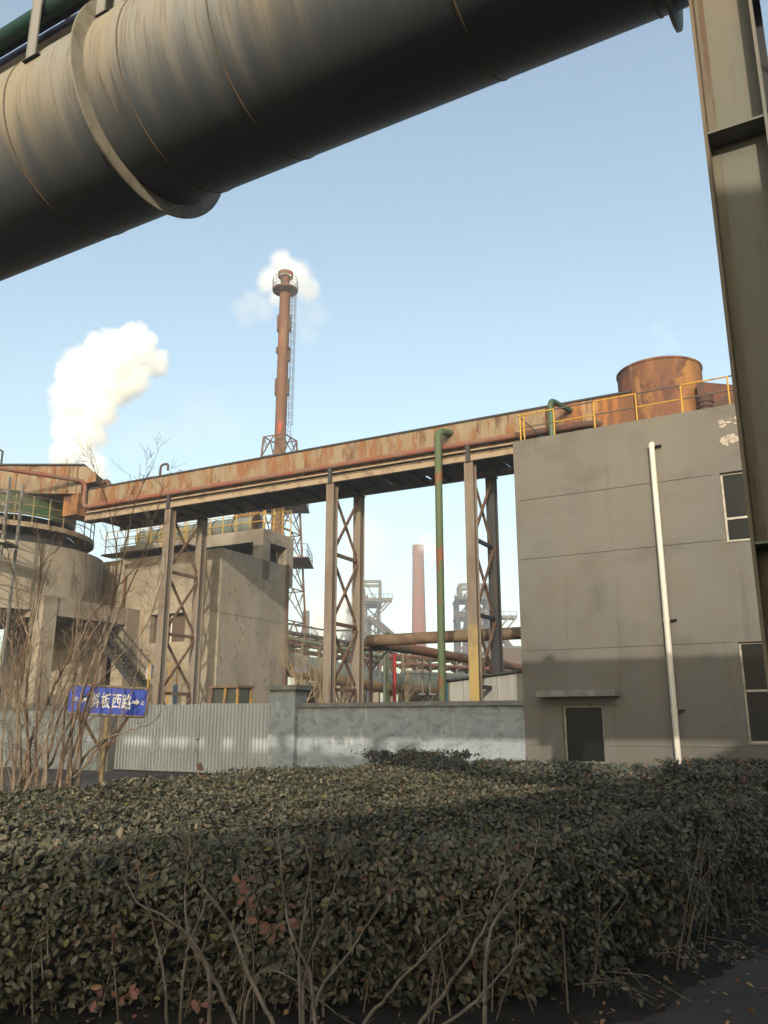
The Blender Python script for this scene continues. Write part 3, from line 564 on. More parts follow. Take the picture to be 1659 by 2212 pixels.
MB().lathe(TC, [(rr - .9, zr1 - .07), (rr - .95, zr0), (3.6, zr0 - .4), (3.9, zr0 - .8), (0, zr0 - .8)], 48).build('underside', M['steeld'], dk)
na = 34
for k in range(na):
    a = 2 * math.pi * k / na + .05
    if math.sin(a) > .25: continue
    MB().tube([ringpt(rr, a, zr1), ringpt(rr, a, zr1 + 1.15)], .024, 6).build('rail_post', M['dustyyellow'], dk)
for zz, mm in ((1.15, 'greyrail'), (.75, 'dustyyellow'), (.38, 'dustyyellow')):
    MB().tube([ringpt(rr, math.pi * (.9 + 1.2 * k / 50), zr1 + zz) for k in range(51)], .022, 6).build('handrail', M[mm], dk)
drr = 4.45
dr = thing('concrete_drum', TC, 'round dusty concrete drum under the green tank walkway', 'tank base')
zdt, zdb = zr0 - .75, zf(1312, 33.0)
MB().lathe(TC, [(drr, zdb), (drr, zdt), (0, zdt)], 64).build('drum_wall', M['concrete'], dr)
# hood
hz0, hz1 = lz(60, 1062, DL - .2), lz(60, 1006, DL - .2)
hd = thing('hood_box', uvz2(ue, DL, hz0), 'stained pale steel hood box over the green tank', 'hood')
HY = 34.6
hq = lambda x, y: atY(x, y, HY)
MB().prism([Vector((hq(183, 1007).x - 12, HY, hq(0, 1066).z)), Vector((hq(183, 1007).x - 12, HY, hq(183, 1006).z)), hq(183, 1006), hq(209, 1024), hq(206, 1040), hq(176, 1046), hq(176, 1066)], Vector((0, 2.4, 0))).build('hood_shell', M['launder'], hd, False)
MB().obox(Vector((hq(183, 1007).x - 12, HY - .1, hq(183, 1006).z)), Vector((12.0, 0, 0)), Vector((0, 2.6, 0)), ZZ * .07).build('roof', M['steeld'], hd, False)
for x in (36, 148, 166): MB().obox(Vector((hq(x, 1007).x, HY - .05, hq(x, 1062).z)), Vector((.07, 0, 0)), Vector((0, .05, 0)), ZZ * (hq(x, 1008).z - hq(x, 1062).z)).build('stiffener', M['launder'], hd, False)
MB().obox(uvz2(lu(178, 1100), DL - .3, zg0), U2 * .9, V2 * 1.6, ZZ * (zg1 - zg0 - .1)).build('rusty_chute', M['tank'], hd, False)
q = atN(80, 1052, V2, DL - .8); MB().cbox(q, .35, .3, .28, U2, V2).build('lamp_box', M['steeld'], hd, False)
q = atN(4, 990, V2, DL - .3); MB().tube([q - ZZ * .6, q + ZZ * .35, q + ZZ * .75 + U2 * .8], .05, 8).build('vent_stack', M['steeld'], hd)
o = MB().tube(bend([atN(172, 1058, V2, DL + .6), atN(205, 1052, V2, DL + .6), atN(232, 1038, V2, DL + .6), atN(238, 1052, V2, DL + .6)], .2), .11, 12).build('elbow_pipe', M['tankd']); setp(o, 'dark bent pipe with flanges between the hood and the launder', 'pipe')
# concrete frame
FD = DL - 1.6
ft = thing('concrete_support', atN(88, 1500, V2, FD).xyz * Vector((1, 1, 0)) if False else Vector((atN(88, 1500, V2, FD).x, atN(88, 1500, V2, FD).y, 0)), 'dusty concrete frame of square columns and beams carrying the drum, far left', 'concrete frame')
fu = lu(84, 1400, FD); zbt, zbb = lz(116, 1290, FD + .6), lz(113, 1329, FD + .6)
cz = zbt + .02
MB().obox(uvz2(fu, FD, 0), U2 * .75, V2 * .72, ZZ * (cz)).build('column', M['concrete'], ft, False)
fl = (lambda x: None)
def vlen(x, y):
    d = ray(x, y); p0 = uvz2(fu, FD, 0); k = d.x / d.y
    return (k * p0.y - p0.x) / (V2.x - k * V2.y)
vl = vlen(270, 1400); vl2 = vlen(317, 1400)
MB().obox(uvz2(fu + .02, FD + vl, 0), U2 * .75, V2 * (vl2 - vl), ZZ * cz).build('column', M['concrete'], ft, False)
MB().obox(uvz2(fu + .05, FD + .72, zbb), U2 * .6, V2 * (vl - .72), ZZ * (zbt - zbb)).build('beam', M['concrete'], ft, False)
MB().obox(uvz2(fu + .75, FD + .03, zbb - .1), U2 * 5, V2 * .6, ZZ * (zbt - zbb + .1)).build('beam', M['concrete'], ft, False)
MB().obox(uvz2(fu + 5.6, FD, 0), U2 * .75, V2 * .72, ZZ * cz).build('column', M['concrete'], ft, False)
MB().obox(uvz2(fu + 5.6, FD + vl, 0), U2 * .75, V2 * .72, ZZ * cz).build('column', M['concrete'], ft, False)
MB().obox(uvz2(fu + 1, FD + .8, zbt - .45), U2 * 5, V2 * 5, ZZ * .4).build('slab', M['concrete'], ft, False)
MB().obox(uvz2(fu + 1.2, FD + 4.5, 0), U2 * 7, V2 * .3, ZZ * 6.2).build('rear_wall', M['concrete'], ft, False)
zl = lz(160, 1500, FD + 2); MB().obox(uvz2(fu + .1, FD + .75, zl - .75), U2 * .3, V2 * (vl - .8), ZZ * .75).build('low_beam', M['concrete'], ft, False)
# stair
st = thing('steel_stair', uvz2(fu + .8, FD + 3, 0), 'dark steel stair descending to the right inside the concrete frame', 'stairs')
sa, sb = atN(205, 1372, V2, FD + 3.2), atN(292, 1470, V2, FD + 3.2)
for off in (0, .75): MB().bar(sa + V2 * off, sb + V2 * off - ZZ * .3, .04, .22).build('stringer', M['steeld'], st, False)
m = MB()
for k in range(12): p = sa.lerp(sb, (k + .5) / 12); m.obox(p - ZZ * .06 - U2 * .1, U2 * .22, V2 * .75, ZZ * .02)
m.build('tread', M['steeld'], st, False)
for off in (0, .75):
    m = MB(); m.bar(sa + V2 * off + ZZ * 1, sb + V2 * off + ZZ * .8, .04, .04); m.bar(sa + V2 * off + ZZ * .5, sb + V2 * off + ZZ * .35, .03, .03)
    for k in range(6): p = sa.lerp(sb, k / 5) + V2 * off; m.bar(p, p + ZZ * .95, .03, .03)
    m.build('balustrade', M['steeld'], st, False)
# ladder tower at far left edge
ltw = thing('access_tower', Vector((atY(8, 1150, 31).x, 31, 0)), 'grey braced steel access tower cut by the left edge', 'tower')
bx_ = atY(8, 1150, 31).x
for (dx, dy) in ((0, 0), (0, 1.2), (-1.4, 0), (-1.4, 1.2)): MB().bar((bx_ + dx, 31 + dy, 0), (bx_ + dx, 31 + dy, 11.0), .09, .09).build('leg', M['greysteel'], ltw, False)
m = MB()
for k in range(9):
    z = 6 + k * .55; m.bar((bx_, 31, z), (bx_ - 1.4, 31, z), .05, .05)
    m.bar((bx_, 31, z), (bx_ - 1.4, 31, z + .55), .04, .04)
m.build('bracing', M['greysteel'], ltw, False)
MB().cbox((bx_ - .6, 31.3, atY(5, 1172, 31).z), 1.7, 1.2, .08).build('landing', M['concrete'], ltw, False)
# ------------------------------------------------------------------ tall concrete block
BE = atY(470, 1400, 36); BE.z = 0; k_ = None
def wlen(x, dirv, p0):
    d = ray(x, 1400); k = d.x / d.y; return (k * p0.y - p0.x) / (dirv.x - k * dirv.y)
Lu = wlen(150, U2, BE); Lv = wlen(621, V2, BE); zbk = atY(480, 1183, 36).z
bk = thing('concrete_block', BE, 'tall windowed concrete block stained and pitted, behind the left trestle', 'building')
zj = atY(470, 1322, 36).z
# face along u with a window opening
wu0 = wlen(397, U2, BE) + 0; wu1 = wlen(321, U2, BE); wz1, wz0 = atY(360, 1326, 37.5).z, atY(360, 1388, 37.5).z
mb = panel_wall(BE, U2, -V2, sorted([0, wu0, wu1, Lu]), sorted([0, wz0, wz1, zj - .02, zj, zbk]), lambda u, z: .3 if (wu0 < u < wu1 and wz0 < z < wz1) else (.02 if zj - .02 < z < zj else 0), .3)
mb.obox(BE + U2 * .002 + ZZ * (zbk - .4) + V2 * .003, U2 * (Lu - .004), V2 * .3, ZZ * .399)
q_ = BE + U2 * Lu; quad(mb, q_, q_ + V2 * Lv, q_ + V2 * Lv + ZZ * zbk, q_ + ZZ * zbk)
mb.build('front_wall', M['concrete'], bk, False)
MB().obox(BE + U2 * (wu0 - .1) + V2 * .35 + ZZ * wz0, U2 * (wu1 - wu0 + .2), V2 * .05, ZZ * (wz1 - wz0)).build('window_board', M['furnace2'], bk, False)
p = BE + U2 * ((wu0 + wu1) / 2) + V2 * .28; MB().bar(p + ZZ * wz0, p + ZZ * wz1, .04, .05).build('mullion', M['signwhite'], bk, False)
mb = panel_wall(BE, V2, -U2, [0, Lv], sorted([0, zj - .02, zj, zbk]), lambda u, z: .02 if zj - .02 < z < zj else 0, .3)
mb.obox(BE + U2 * .3 + ZZ * (zbk - .4) + V2 * .01, -U2 * .297, V2 * (Lv - .02), ZZ * .399)
mb.build('side_wall', M['pitted'], bk, False)
bq = BE + V2 * Lv; m = MB(); quad(m, bq, bq + U2 * Lu, bq + U2 * Lu + ZZ * zbk, bq + ZZ * zbk); m.build('rear_wall', M['concrete'], bk, False)
pu_ = wlen(614, V2, BE); p = BE + V2 * pu_ - U2 * .08; MB().tube([p + ZZ * 1, p + ZZ * (zbk + .1)], .05, 10).build('drain_pipe', M['brace'], bk)
p = BE + U2 * wlen(262, U2, BE) - V2 * .12; MB().tube([p + ZZ * atY(262, 1330, 38).z, p + ZZ * atY(262, 1240, 38).z], .06, 10).build('standpipe', M['stack'], bk)
# upper frame with dark openings
w3_ = wlen(560, V2, BE) ; uc = BE + V2 * w3_; zs1 = atY(563, 1141, BE.y + w3_ * V2.y).z; zs0 = zs1 - .62
m = MB(); m.obox(uc + ZZ * zs0, U2 * 9.5, V2 * 2.6, ZZ * (zs1 - zs0)); m.build('roof_slab', M['concrete'], bk, False)
for q_ in (uc, uc + V2 * 2.0, uc + U2 * 5.6): MB().obox(q_ + ZZ * (zbk - 1), U2 * .6, V2 * .6, ZZ * (zs0 - zbk + 1)).build('roof_post', M['concrete'], bk, False)
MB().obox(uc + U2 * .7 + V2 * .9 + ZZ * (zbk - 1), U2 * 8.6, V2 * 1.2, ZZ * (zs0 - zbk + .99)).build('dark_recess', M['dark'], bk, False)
MB().obox(BE + U2 * .3 + V2 * .3 + ZZ * (zbk - .9), U2 * (Lu - .6), V2 * (Lv - .6), ZZ * .1).build('floor_slab', M['cap'], bk, False)
# yellow rails on block
def rails(name, label, p0, dirv, length, z, h, n, mm='yellow', grp='yellow guard rails on the works', nr=3, foot=False):
    t = thing(name, p0 + ZZ * z, label, 'railing', grp)
    for k in range(n + 1):
        q = p0 + dirv * (length * k / n); MB().tube([q + ZZ * (0 if foot else z), q + ZZ * (z + h)], .028, 6).build('post', M[mm], t)
    for j in range(nr):
        MB().tube([p0 + ZZ * (z + h * (j + 1) / nr), p0 + dirv * length + ZZ * (z + h * (j + 1) / nr)], .024, 6).build('rail', M[mm], t)
    return t
rails('guard_rail', 'yellow guard rail on the roof slab edge, seen under the launder', uc + U2 * .1 + V2 * .1, U2, 9.2, zs1, 1.25, 11)
rails('guard_rail', 'grey and yellow guard rail further back on the roof slab', uc + U2 * .1 + V2 * 2.45, U2, 9.0, zs1, 1.45, 9, 'dustyyellow')
rails('guard_rail', 'short yellow guard rail on the right side of the roof slab', uc + U2 * .08 + V2 * .2, V2, 2.2, zs1, 1.25, 3)
# grey-green settling channels behind
gc = thing('settling_tank', BE + U2 * 4 + V2 * 1.5, 'grey-green ribbed horizontal tank under the yellow rails, behind the left trestle', 'tank')
pc = atY(330, 1140, 38.5); pd = atY(520, 1112, 36.2)
pd = uc + U2 * 1.3 + V2 * 1.3; pc = uc + U2 * 9 + V2 * 1.3; z_ = zs1 + .6
MB().tube([pc + ZZ * z_ + U2 * .3, pd + ZZ * z_], .50, 28).build('vessel', M['teal'], gc)
for k in range(7): q = pc.lerp(pd, k / 6) + ZZ * z_; MB().tube([q, q + U2 * .06], .53, 28).build('hoop', M['tankd'], gc)
MB().obox(pd + ZZ * (z_ - .58) - V2 * .4, pc - pd, V2 * .8, ZZ * .16).build('cradle', M['tankd'], gc, False)
rails('guard_rail', 'yellow guard rail along the front of the grey-green tank', uc - V2 * .75 + U2 * 4.2, U2, 5.6, zs0 + .1, 1.2, 7)
MB().obox(uc - V2 * .85 + U2 * 4.0 + ZZ * (zs0 + .02), U2 * 6, V2 * .84, ZZ * .08).build('walkway_plate', M['tankd'], gc, False)
o = MB().tube([pd + ZZ * (z_ + .58) + U2 * k * .14 + ZZ * .12 * math.sin(k * 2.1) for k in range(12)], .14, 10).build('coiled_hose', M['tankd']); setp(o, 'dark lumpy flexible hose lying on the grey-green tank', 'hose')
# yellow platforms low
rails('guard_rail', 'yellow handrail between the concrete frame and the left trestle', atY(318, 1500, 33.5).xyz - ZZ * atY(318, 1500, 33.5).z, -V2 * .3 - U2, .45, 2.6, 1.25, 1, nr=2, foot=True)
rails('guard_rail', 'yellow handrail right behind the leftmost trestle', atY(346, 1500, 34.6).xyz - ZZ * atY(346, 1500, 34.6).z, -U2, .85, 2.6, 1.3, 2, nr=2, foot=True)
o = MB().obox(atY(372, 1520, 34) , Vector((.18, 0, 0)), Vector((0, .05, 0)), ZZ * .75).build('blue_panel', M['bluesheet'], None, False); setp(o, 'narrow blue corrugated panel above the gate, right of the left trestle', 'panel')
o = MB().cbox(atY(325, 1452, 33.9), .3, .2, .55, U2, V2).build('switch_box', M['palegrey'], None, False); setp(o, 'small grey switch box on the yellow handrail', 'switch box')
# ------------------------------------------------------------------ wheel loader behind the gate
lp = atY(483, 1520, 30.5); lx, ly = lp.x, lp.y
ld = thing('wheel_loader', (lx, ly, 0), 'dusty yellow wheel loader whose cab shows above the gate', 'loader')
zt_ = atY(483, 1481, 30.5).z; a, c = -U2, V2; P0 = Vector((lx, ly, 0))
zc = 1.75
for (du_, dv) in ((-.66, 0), (.62, 0), (-.5, .8), (.62, .8), (-.02, 0)):
    lean = a * (-.08 if du_ < 0 else 0)
    MB().bar(P0 + a * du_ + c * dv + ZZ * zc, P0 + a * (du_ + (.1 if du_ < 0 else 0)) + c * dv + ZZ * (zt_ - .08), .08, .08).build('cab_pillar', M['loader' if du_ > -.1 else 'cabsteel'], ld, False)
MB().cbox(P0 + a * .03 + c * .4 - a * .03 + ZZ * (zt_ - .04), 1.4, 1.0, .09, a, c).build('cab_roof', M['cabsteel'], ld, False)
MB().cbox(P0 - a * .01 + c * .42 + ZZ * (zc + (zt_ - zc) / 2 - .04), 1.2, .7, zt_ - zc - .1, a, c).build('cab_glass', M['cabglass'], ld, False)
MB().cbox(P0 + c * .6 + ZZ * 1.25, 1.7, 1.5, 1.0, a, c).build('cab_base', M['loader'], ld, False)
MB().cbox(P0 + a * 1.9 + c * .6 + ZZ * 1.3, 2.0, 1.3, .8, a, c).build('bonnet', M['loader'], ld, False)
MB().prism([P0 - a * 2.3 + ZZ * .1, P0 - a * 3.3 + ZZ * .1, P0 - a * 3.0 + ZZ * .95, P0 - a * 2.3 + ZZ * 1.0], c * 1.8).build('bucket', M['cabsteel'], ld, False)
for dv in (.25, 1.1): MB().bar(P0 - a * .6 + c * dv + ZZ * 1.3, P0 - a * 2.4 + c * dv + ZZ * .6, .12, .25).build('lift_arm', M['loader'], ld, False)
for du_ in (-1.1, 1.7):
    for dv in (-.25, 1.15): MB().lathe(P0 + a * du_ + c * dv + ZZ * .62, [(.3, 0), (.56, 0), (.62, .06), (.62, .34), (.56, .4), (.3, .4)], 24, c, a).build('wheel', M['tyre'], ld)
MB().tube([P0 - a * .95 + c * .3 + ZZ * 1.6, P0 - a * .95 + c * .3 + ZZ * (zt_ - .2)], .05, 10).build('exhaust_pipe', M['cabsteel'], ld)
# ------------------------------------------------------------------ flare stack with lattice tower
SY = 70.0
sp = atY(604, 985, SY); sx = sp.x
sk_ = thing('chimney_stack', (sx, SY, 0), 'slender rust-brown steel chimney with a round platform and caged ladder', 'chimney')
zpf = atY(617, 628, SY).z; ztp = atY(617, 597, SY).z
prof = [(.58, 10), (.56, 24), (.53, zpf + .2), (.53, ztp - .5)]
sr0 = 13 / 1817 * SY * .98
MB().lathe((sx, SY, 0), [(.56, 8), (.56, 22), (.52, 26), (.50, zpf)], 28).build('shaft', M['stack'], sk_)
MB().lathe((sx, SY, 0), [(.42, zpf), (.42, ztp - .3), (.45, ztp - .3), (.45, ztp), (.36, ztp), (.36, zpf)], 28).build('tip', M['stack'], sk_)
MB().lathe((sx, SY, 0), [(.0, zpf - .35), (.55, zpf - .35), (1.2, zpf - .06), (1.22, zpf + .1), (.5, zpf + .1)], 32).build('platform', M['brace'], sk_)
for k in range(14):
    a = 2 * math.pi * k / 14; q = Vector((sx + 1.2 * math.cos(a), SY + 1.2 * math.sin(a), zpf + .08)); MB().tube([q, q + ZZ * 1.15], .02, 5).build('rail_post', M['greyrail'], sk_)
for h in (.4, .78, 1.15): MB().tube([(sx + 1.2 * math.cos(2 * math.pi * k / 36), SY + 1.2 * math.sin(2 * math.pi * k / 36), zpf + h) for k in range(37)], .02, 5).build('guard_ring', M['greyrail'], sk_)
zt2 = atY(617, 590, SY).z
MB().lathe((sx, SY, 0), [(.70, zt2 - .45), (.72, zt2 - .45), (.72, zt2), (.70, zt2), (.70, zt2 - .45)], 32).build('wind_ring', M['stack'], sk_)
m = MB()
for k in range(5): a = k * 1.257; m.bar((sx + .45 * math.cos(a), SY + .45 * math.sin(a), ztp - .2), (sx + .7 * math.cos(a), SY + .7 * math.sin(a), zt2 - .2), .04, .04)
m.build('ring_stay', M['stack'], sk_, False)
for (ya, yb, s_) in ((683, 715, 1), (752, 762, 1), (820, 853, 1), (752, 780, 0)):
    z1_, z0_ = atY(600, ya, SY).z, atY(600, yb, SY).z
    for sg in ((-1, 1) if s_ else (1,)): MB().cbox((sx + sg * .56, SY, (z0_ + z1_) / 2), .16, .6, z1_ - z0_).build('side_plate', M['brace'], sk_, False)
lx_ = sx + .85; z0_, z1_ = atY(630, 945, SY).z, zpf
lad = MB()
for dx in (-.13, .13): lad.bar((lx_ + dx, SY - .35, z0_), (lx_ + dx, SY - .35, z1_), .035, .035)
z = z0_
while z < z1_: lad.bar((lx_ - .13, SY - .35, z), (lx_ + .13, SY - .35, z), .03, .03); z += .45
lo = lad.build('ladder', M['greyrail'], sk_, False)
m = MB(); z = z0_ + 1
while z < z1_: m.tube([(lx_ + .3 * math.cos(a), SY - .45 - .3 * abs(math.sin(a)), z) for a in [math.pi * k / 8 for k in range(9)]], .02, 4); z += .9
for a in (0, .6, 1.57, 2.5, 3.14): m.tube([(lx_ + .3 * math.cos(a), SY - .45 - .3 * math.sin(a), z0_ + 1), (lx_ + .3 * math.cos(a), SY - .45 - .3 * math.sin(a), z1_)], .015, 4)
m.build('cage', M['greyrail'], lo)
# lattice
tw = thing('lattice_tower', (sx, SY, 0), 'brown lattice steel tower bracing the slender chimney', 'tower')
zt0 = atY(604, 948, SY).z; h0, h1 = 2.6, 1.12
def cornr(z, i):
    h = h1 + (h0 - h1) * (zt0 - z) / zt0; a = R(20 + 90 * i); return Vector((sx + h * 1.35 * math.cos(a), SY + h * 1.35 * math.sin(a), z))
for i in range(4): MB().bar(cornr(0, i), cornr(zt0, i), .16, .16).build('leg', M['brace'], tw, False)
lv = [0, 3.5, 6.8, 9.8, 12.6, 15.2, 17.6, 19.8, 21.8, zt0 - 1.9, zt0]
for k in range(len(lv) - 1):
    m = MB(); za, zb2 = lv[k], lv[k + 1]; zm = (za + zb2) / 2
    for i in range(4):
        j = (i + 1) % 4; m.bar(cornr(zb2, i), cornr(zb2, j), .09, .09)
        mid = (cornr(zb2, i) + cornr(zb2, j)) / 2; m.bar(cornr(za, i), mid, .08, .08); m.bar(cornr(za, j), mid, .08, .08)
        m.bar((cornr(za, i) + mid) / 2, cornr(zb2, i), .05, .05); m.bar((cornr(za, j) + mid) / 2, cornr(zb2, j), .05, .05)
    m.build('bracing', M['brace'], tw, False)
for yy in (1095, 1216, 1392):
    z = atY(640, yy, SY).z; s_ = (h1 + (h0 - h1) * (zt0 - z) / zt0) * 1.5
    pl = MB().cbox((sx + .3, SY, z), s_ * 2.1, s_ * 2, .09).build('platform', M['brace'], tw, False)
    m = MB(); zz = z + .05
    for (ax, ay, bx2, by2) in ((-1, -1, 1, -1), (1, -1, 1, 1), (-1, -1, -1, 1)):
        for h in (.55, 1.1): m.bar((sx + .3 + ax * s_, SY + ay * s_, zz + h), (sx + .3 + bx2 * s_, SY + by2 * s_, zz + h), .04, .04)
        for q in range(5): t_ = q / 4; X_, Y_ = sx + .3 + (ax + (bx2 - ax) * t_) * s_, SY + (ay + (by2 - ay) * t_) * s_; m.bar((X_, Y_, zz), (X_, Y_, zz + 1.1), .04, .04)
    m.build('railing', M['greyrail'], pl, False)
# ------------------------------------------------------------------ far: chimneys, furnaces
def far_stack(name, label, x, ytop, wt, yb, wb, Y, m_, collar=True):
    p = atY(x, ytop, Y); r1 = wt / 2 / 1817 * Y; pb = atY(x, yb, Y); r0 = wb / 2 / 1817 * Y; rb = r1 + (r0 - r1) * p.z / (p.z - pb.z)
    t = thing(name, (p.x, Y, 0), label, 'chimney')
    MB().lathe((p.x, Y, 0), [(rb + (r1 - rb) * k / 10, p.z * k / 10) for k in range(11)], 32).build('shaft', m_, t)
    if collar: MB().lathe((p.x, Y, 0), [(r1, p.z - 4), (r1 * 1.08, p.z - 3.6), (r1 * 1.08, p.z - 2.6), (r1 * 1.02, p.z - 2.4), (r1 * 1.05, p.z), (r1 * .8, p.z), (r1 * .8, p.z - 3)], 32).build('crown', m_, t)
    return t
far_stack('brick_chimney', 'tall tapering red brick chimney between the green pipe and the middle trestle', 903, 1178, 25, 1400, 33, 330, M['brick'])
far_stack('short_stack', 'stubby grey concrete stack beside the lattice tower', 661, 1320, 16, 1390, 19, 190, M['greysteel'], False)
def furnace(name, label, cx, Y, kx, top, plat, low, right):
    """blast furnace: frame columns, body, platforms, downcomers"""
    c0 = atY(cx, 1400, Y); X0 = c0.x; Zf = lambda y: atY(cx, y, Y).z; s = Y / 1817
    t = thing(name, (X0, Y, 0), label, 'blast furnace', 'blast furnaces on the horizon')
    zt, zp, zl = Zf(top), Zf(plat), Zf(low)
    MB().lathe((X0, Y, 0), [(20 * s, 0), (20 * s, zl * .5), (24 * s, zl * .62), (18 * s, zl), (10 * s, zp - 4), (9 * s, zp)], 24).build('furnace_body', M['furnace'], t)
    W = 36 * s
    for (i, j) in ((-1, -1), (1, -1), (-1, 1), (1, 1)): MB().bar((X0 + i * W, Y + j * W, 0), (X0 + i * W * .92, Y + j * W, zp), 1.0, 1.0).build('frame_column', M['furnace'], t, False)
    n = 7
    for k in range(n):
        z = zp * (k + 1) / n; pl = MB().cbox((X0, Y, z), W * 2.15, W * 2.15, .5).build('platform', M['furnace'], t, False)
        m = MB(); 
        for h in (.9, 1.8): m.bar((X0 - W * 1.1, Y - W * 1.1, z + h), (X0 + W * 1.1, Y - W * 1.1, z + h), .22, .22)
        for q in range(9): xx = X0 - W * 1.1 + W * 2.2 * q / 8; m.bar((xx, Y - W * 1.1, z), (xx, Y - W * 1.1, z + 1.8), .2, .2)
        m.build('railing', M['greysteel'], pl, False)
    m = MB()
    for k in range(n):
        z0, z1 = zp * k / n, zp * (k + 1) / n
        for (p, q) in (((-1, -1), (1, -1)), ((1, -1), (1, 1)), ((-1, -1), (-1, 1))):
            m.bar((X0 + p[0] * W, Y + p[1] * W, z0), (X0, Y + (p[1] + q[1]) / 2 * W, z1), .5, .5) if p[1] == q[1] else m.bar((X0 + p[0] * W, Y + p[1] * W, z0), (X0 + q[0] * W, Y + q[1] * W, z1), .5, .5)
            if p[1] == q[1]: m.bar((X0 + q[0] * W, Y + q[1] * W, z0), (X0, Y + p[1] * W, z1), .5, .5)
    m.build('bracing', M['furnace'], t, False)
    rq = random.Random(int(Y)); pm_ = {}
    for k in range(26):
        x_ = rq.uniform(-1, 1) * W; z0 = rq.uniform(.1, .8) * zp; y_ = Y - W * rq.uniform(.5, 1.05)
        m_ = MB().tube(bend([(X0 + x_, y_, z0), (X0 + x_, y_, z0 + rq.uniform(.1, .3) * zp), (X0 + x_ + rq.uniform(-.6, .6) * W, y_, z0 + rq.uniform(.2, .4) * zp)], 1.5, 3), rq.uniform(.25, .8), 6); m_.build('service_pipe', M[rq.choice(('furnace', 'furnace', 'greysteel'))], t)
    for k in range(5): MB().cbox((X0 + rq.uniform(-.8, .8) * W, Y - W * .7, zp * rq.uniform(.2, .95)), rq.uniform(3, 6), 4, rq.uniform(2.5, 5)).build('cabin', M['furnace'], t, False)
    # top gantry
    W2 = W * .82; gx = X0 + kx * s
    for (i, j) in ((-1, -1), (1, -1), (-1, 1), (1, 1)): MB().bar((gx + i * W2, Y + j * W2, zp), (gx + i * W2, Y + j * W2, zt), .9, .9).build('gantry_leg', M['greysteel'], t, False)
    m = MB()
    for (p, q) in (((-1, -1), (1, -1)), ((1, -1), (1, 1)), ((1, 1), (-1, 1)), ((-1, 1), (-1, -1))):
        m.bar((gx + p[0] * W2, Y + p[1] * W2, zt), (gx + q[0] * W2, Y + q[1] * W2, zt), .9, 1.1); m.bar((gx + p[0] * W2, Y + p[1] * W2, zp), (gx + (p[0] + q[0]) / 2 * W2, Y + (p[1] + q[1]) / 2 * W2, zt), .4, .4)
    m.build('gantry_top', M['greysteel'], t, False)
    for (dx, hh) in ((-12, .5), (2, .75), (9, .45)): MB().lathe((X0 + dx * s, Y, 0), [(2.6 * s * 2, zp), (2.6 * s * 2, zp + (zt - zp) * hh * .5), (1.2 * s * 2, zp + (zt - zp) * hh * .6), (1.2 * s * 2, zp + (zt - zp) * hh), (0, zp + (zt - zp) * hh)], 12).build('bleeder_valve', M['furnace'], t)
    # cantilever platform to the right
    zz = Zf(right[0]); xr = atY(right[1], right[0], Y).x
    MB().obox(Vector((X0, Y - W * .6, zz)), Vector((xr - X0, 0, 0)), Vector((0, W, 0)), ZZ * 1.0).build('cantilever', M['greysteel'], t, False)
    m = MB()
    for q in (.35, .7, .97): m.bar((X0 + W, Y - W * .6, zz - (xr - X0 - W) * 1.1 * q), (X0 + W + (xr - X0 - W) * q, Y - W * .6, zz), .6, .6)
    for q in range(8): xx = X0 + (xr - X0) * q / 7; m.bar((xx, Y - W * .6, zz), (xx, Y - W * .6, zz + 2.4), .2, .2)
    m.bar((X0, Y - W * .6, zz + 2.4), (xr, Y - W * .6, zz + 2.4), .2, .2)
    m.build('cantilever_brace', M['greysteel'], t, False)
    return t, X0, W, s
f1, X1, W1, s1 = furnace('blast_furnace', 'hazy blast furnace with an open top gantry left of the brick chimney', 784, 300, 8, 1261, 1308, 1352, (1300, 847))
f2, X2, W2_, s2 = furnace('blast_furnace', 'hazy blast furnace right of the brick chimney, behind the right trestle', 1020, 280, 4, 1268, 1300, 1345, (1338, 1113))
for k, (x0, y0, x1, y1) in enumerate(((797, 1335, 846, 1380), (815, 1342, 862, 1384))):
    MB().tube([atY(x0, y0, 292), atY(x1, y1, 275)], 5.2 * s1, 14).build('downcomer', M['furnace2'], f1)
MB().tube([atY(1086, 1378, 262), atY(1150, 1462, 240)], 7 * s2, 14).build('downcomer', M['furnace2'], f2)
# leaning derrick left of furnace 1
dt = thing('lattice_gantry', (atY(740, 1400, 260).x, 260, 0), 'leaning lattice gantry left of the first blast furnace', 'gantry')
m = MB(); pA_, pB_ = atY(727, 1400, 260), atY(765, 1310, 262); pC_, pD_ = atY(742, 1400, 260), atY(775, 1312, 262)
m.bar(pA_, pB_, .7, .7); m.bar(pC_, pD_, .7, .7)
for k in range(9): m.bar(pA_.lerp(pB_, k / 9), pC_.lerp(pD_, (k + 1) / 9), .4, .4); m.bar(pC_.lerp(pD_, k / 9), pA_.lerp(pB_, (k + 1) / 9), .4, .4)
m.build('skip_bridge', M['greysteel'], dt, False)
m = MB()
for q in (728, 745, 760): m.bar(atY(q, 1405, 260), Vector((atY(q, 1405, 260).x, 260, 0)), .6, .6)
m.build('support', M['greysteel'], dt, False)
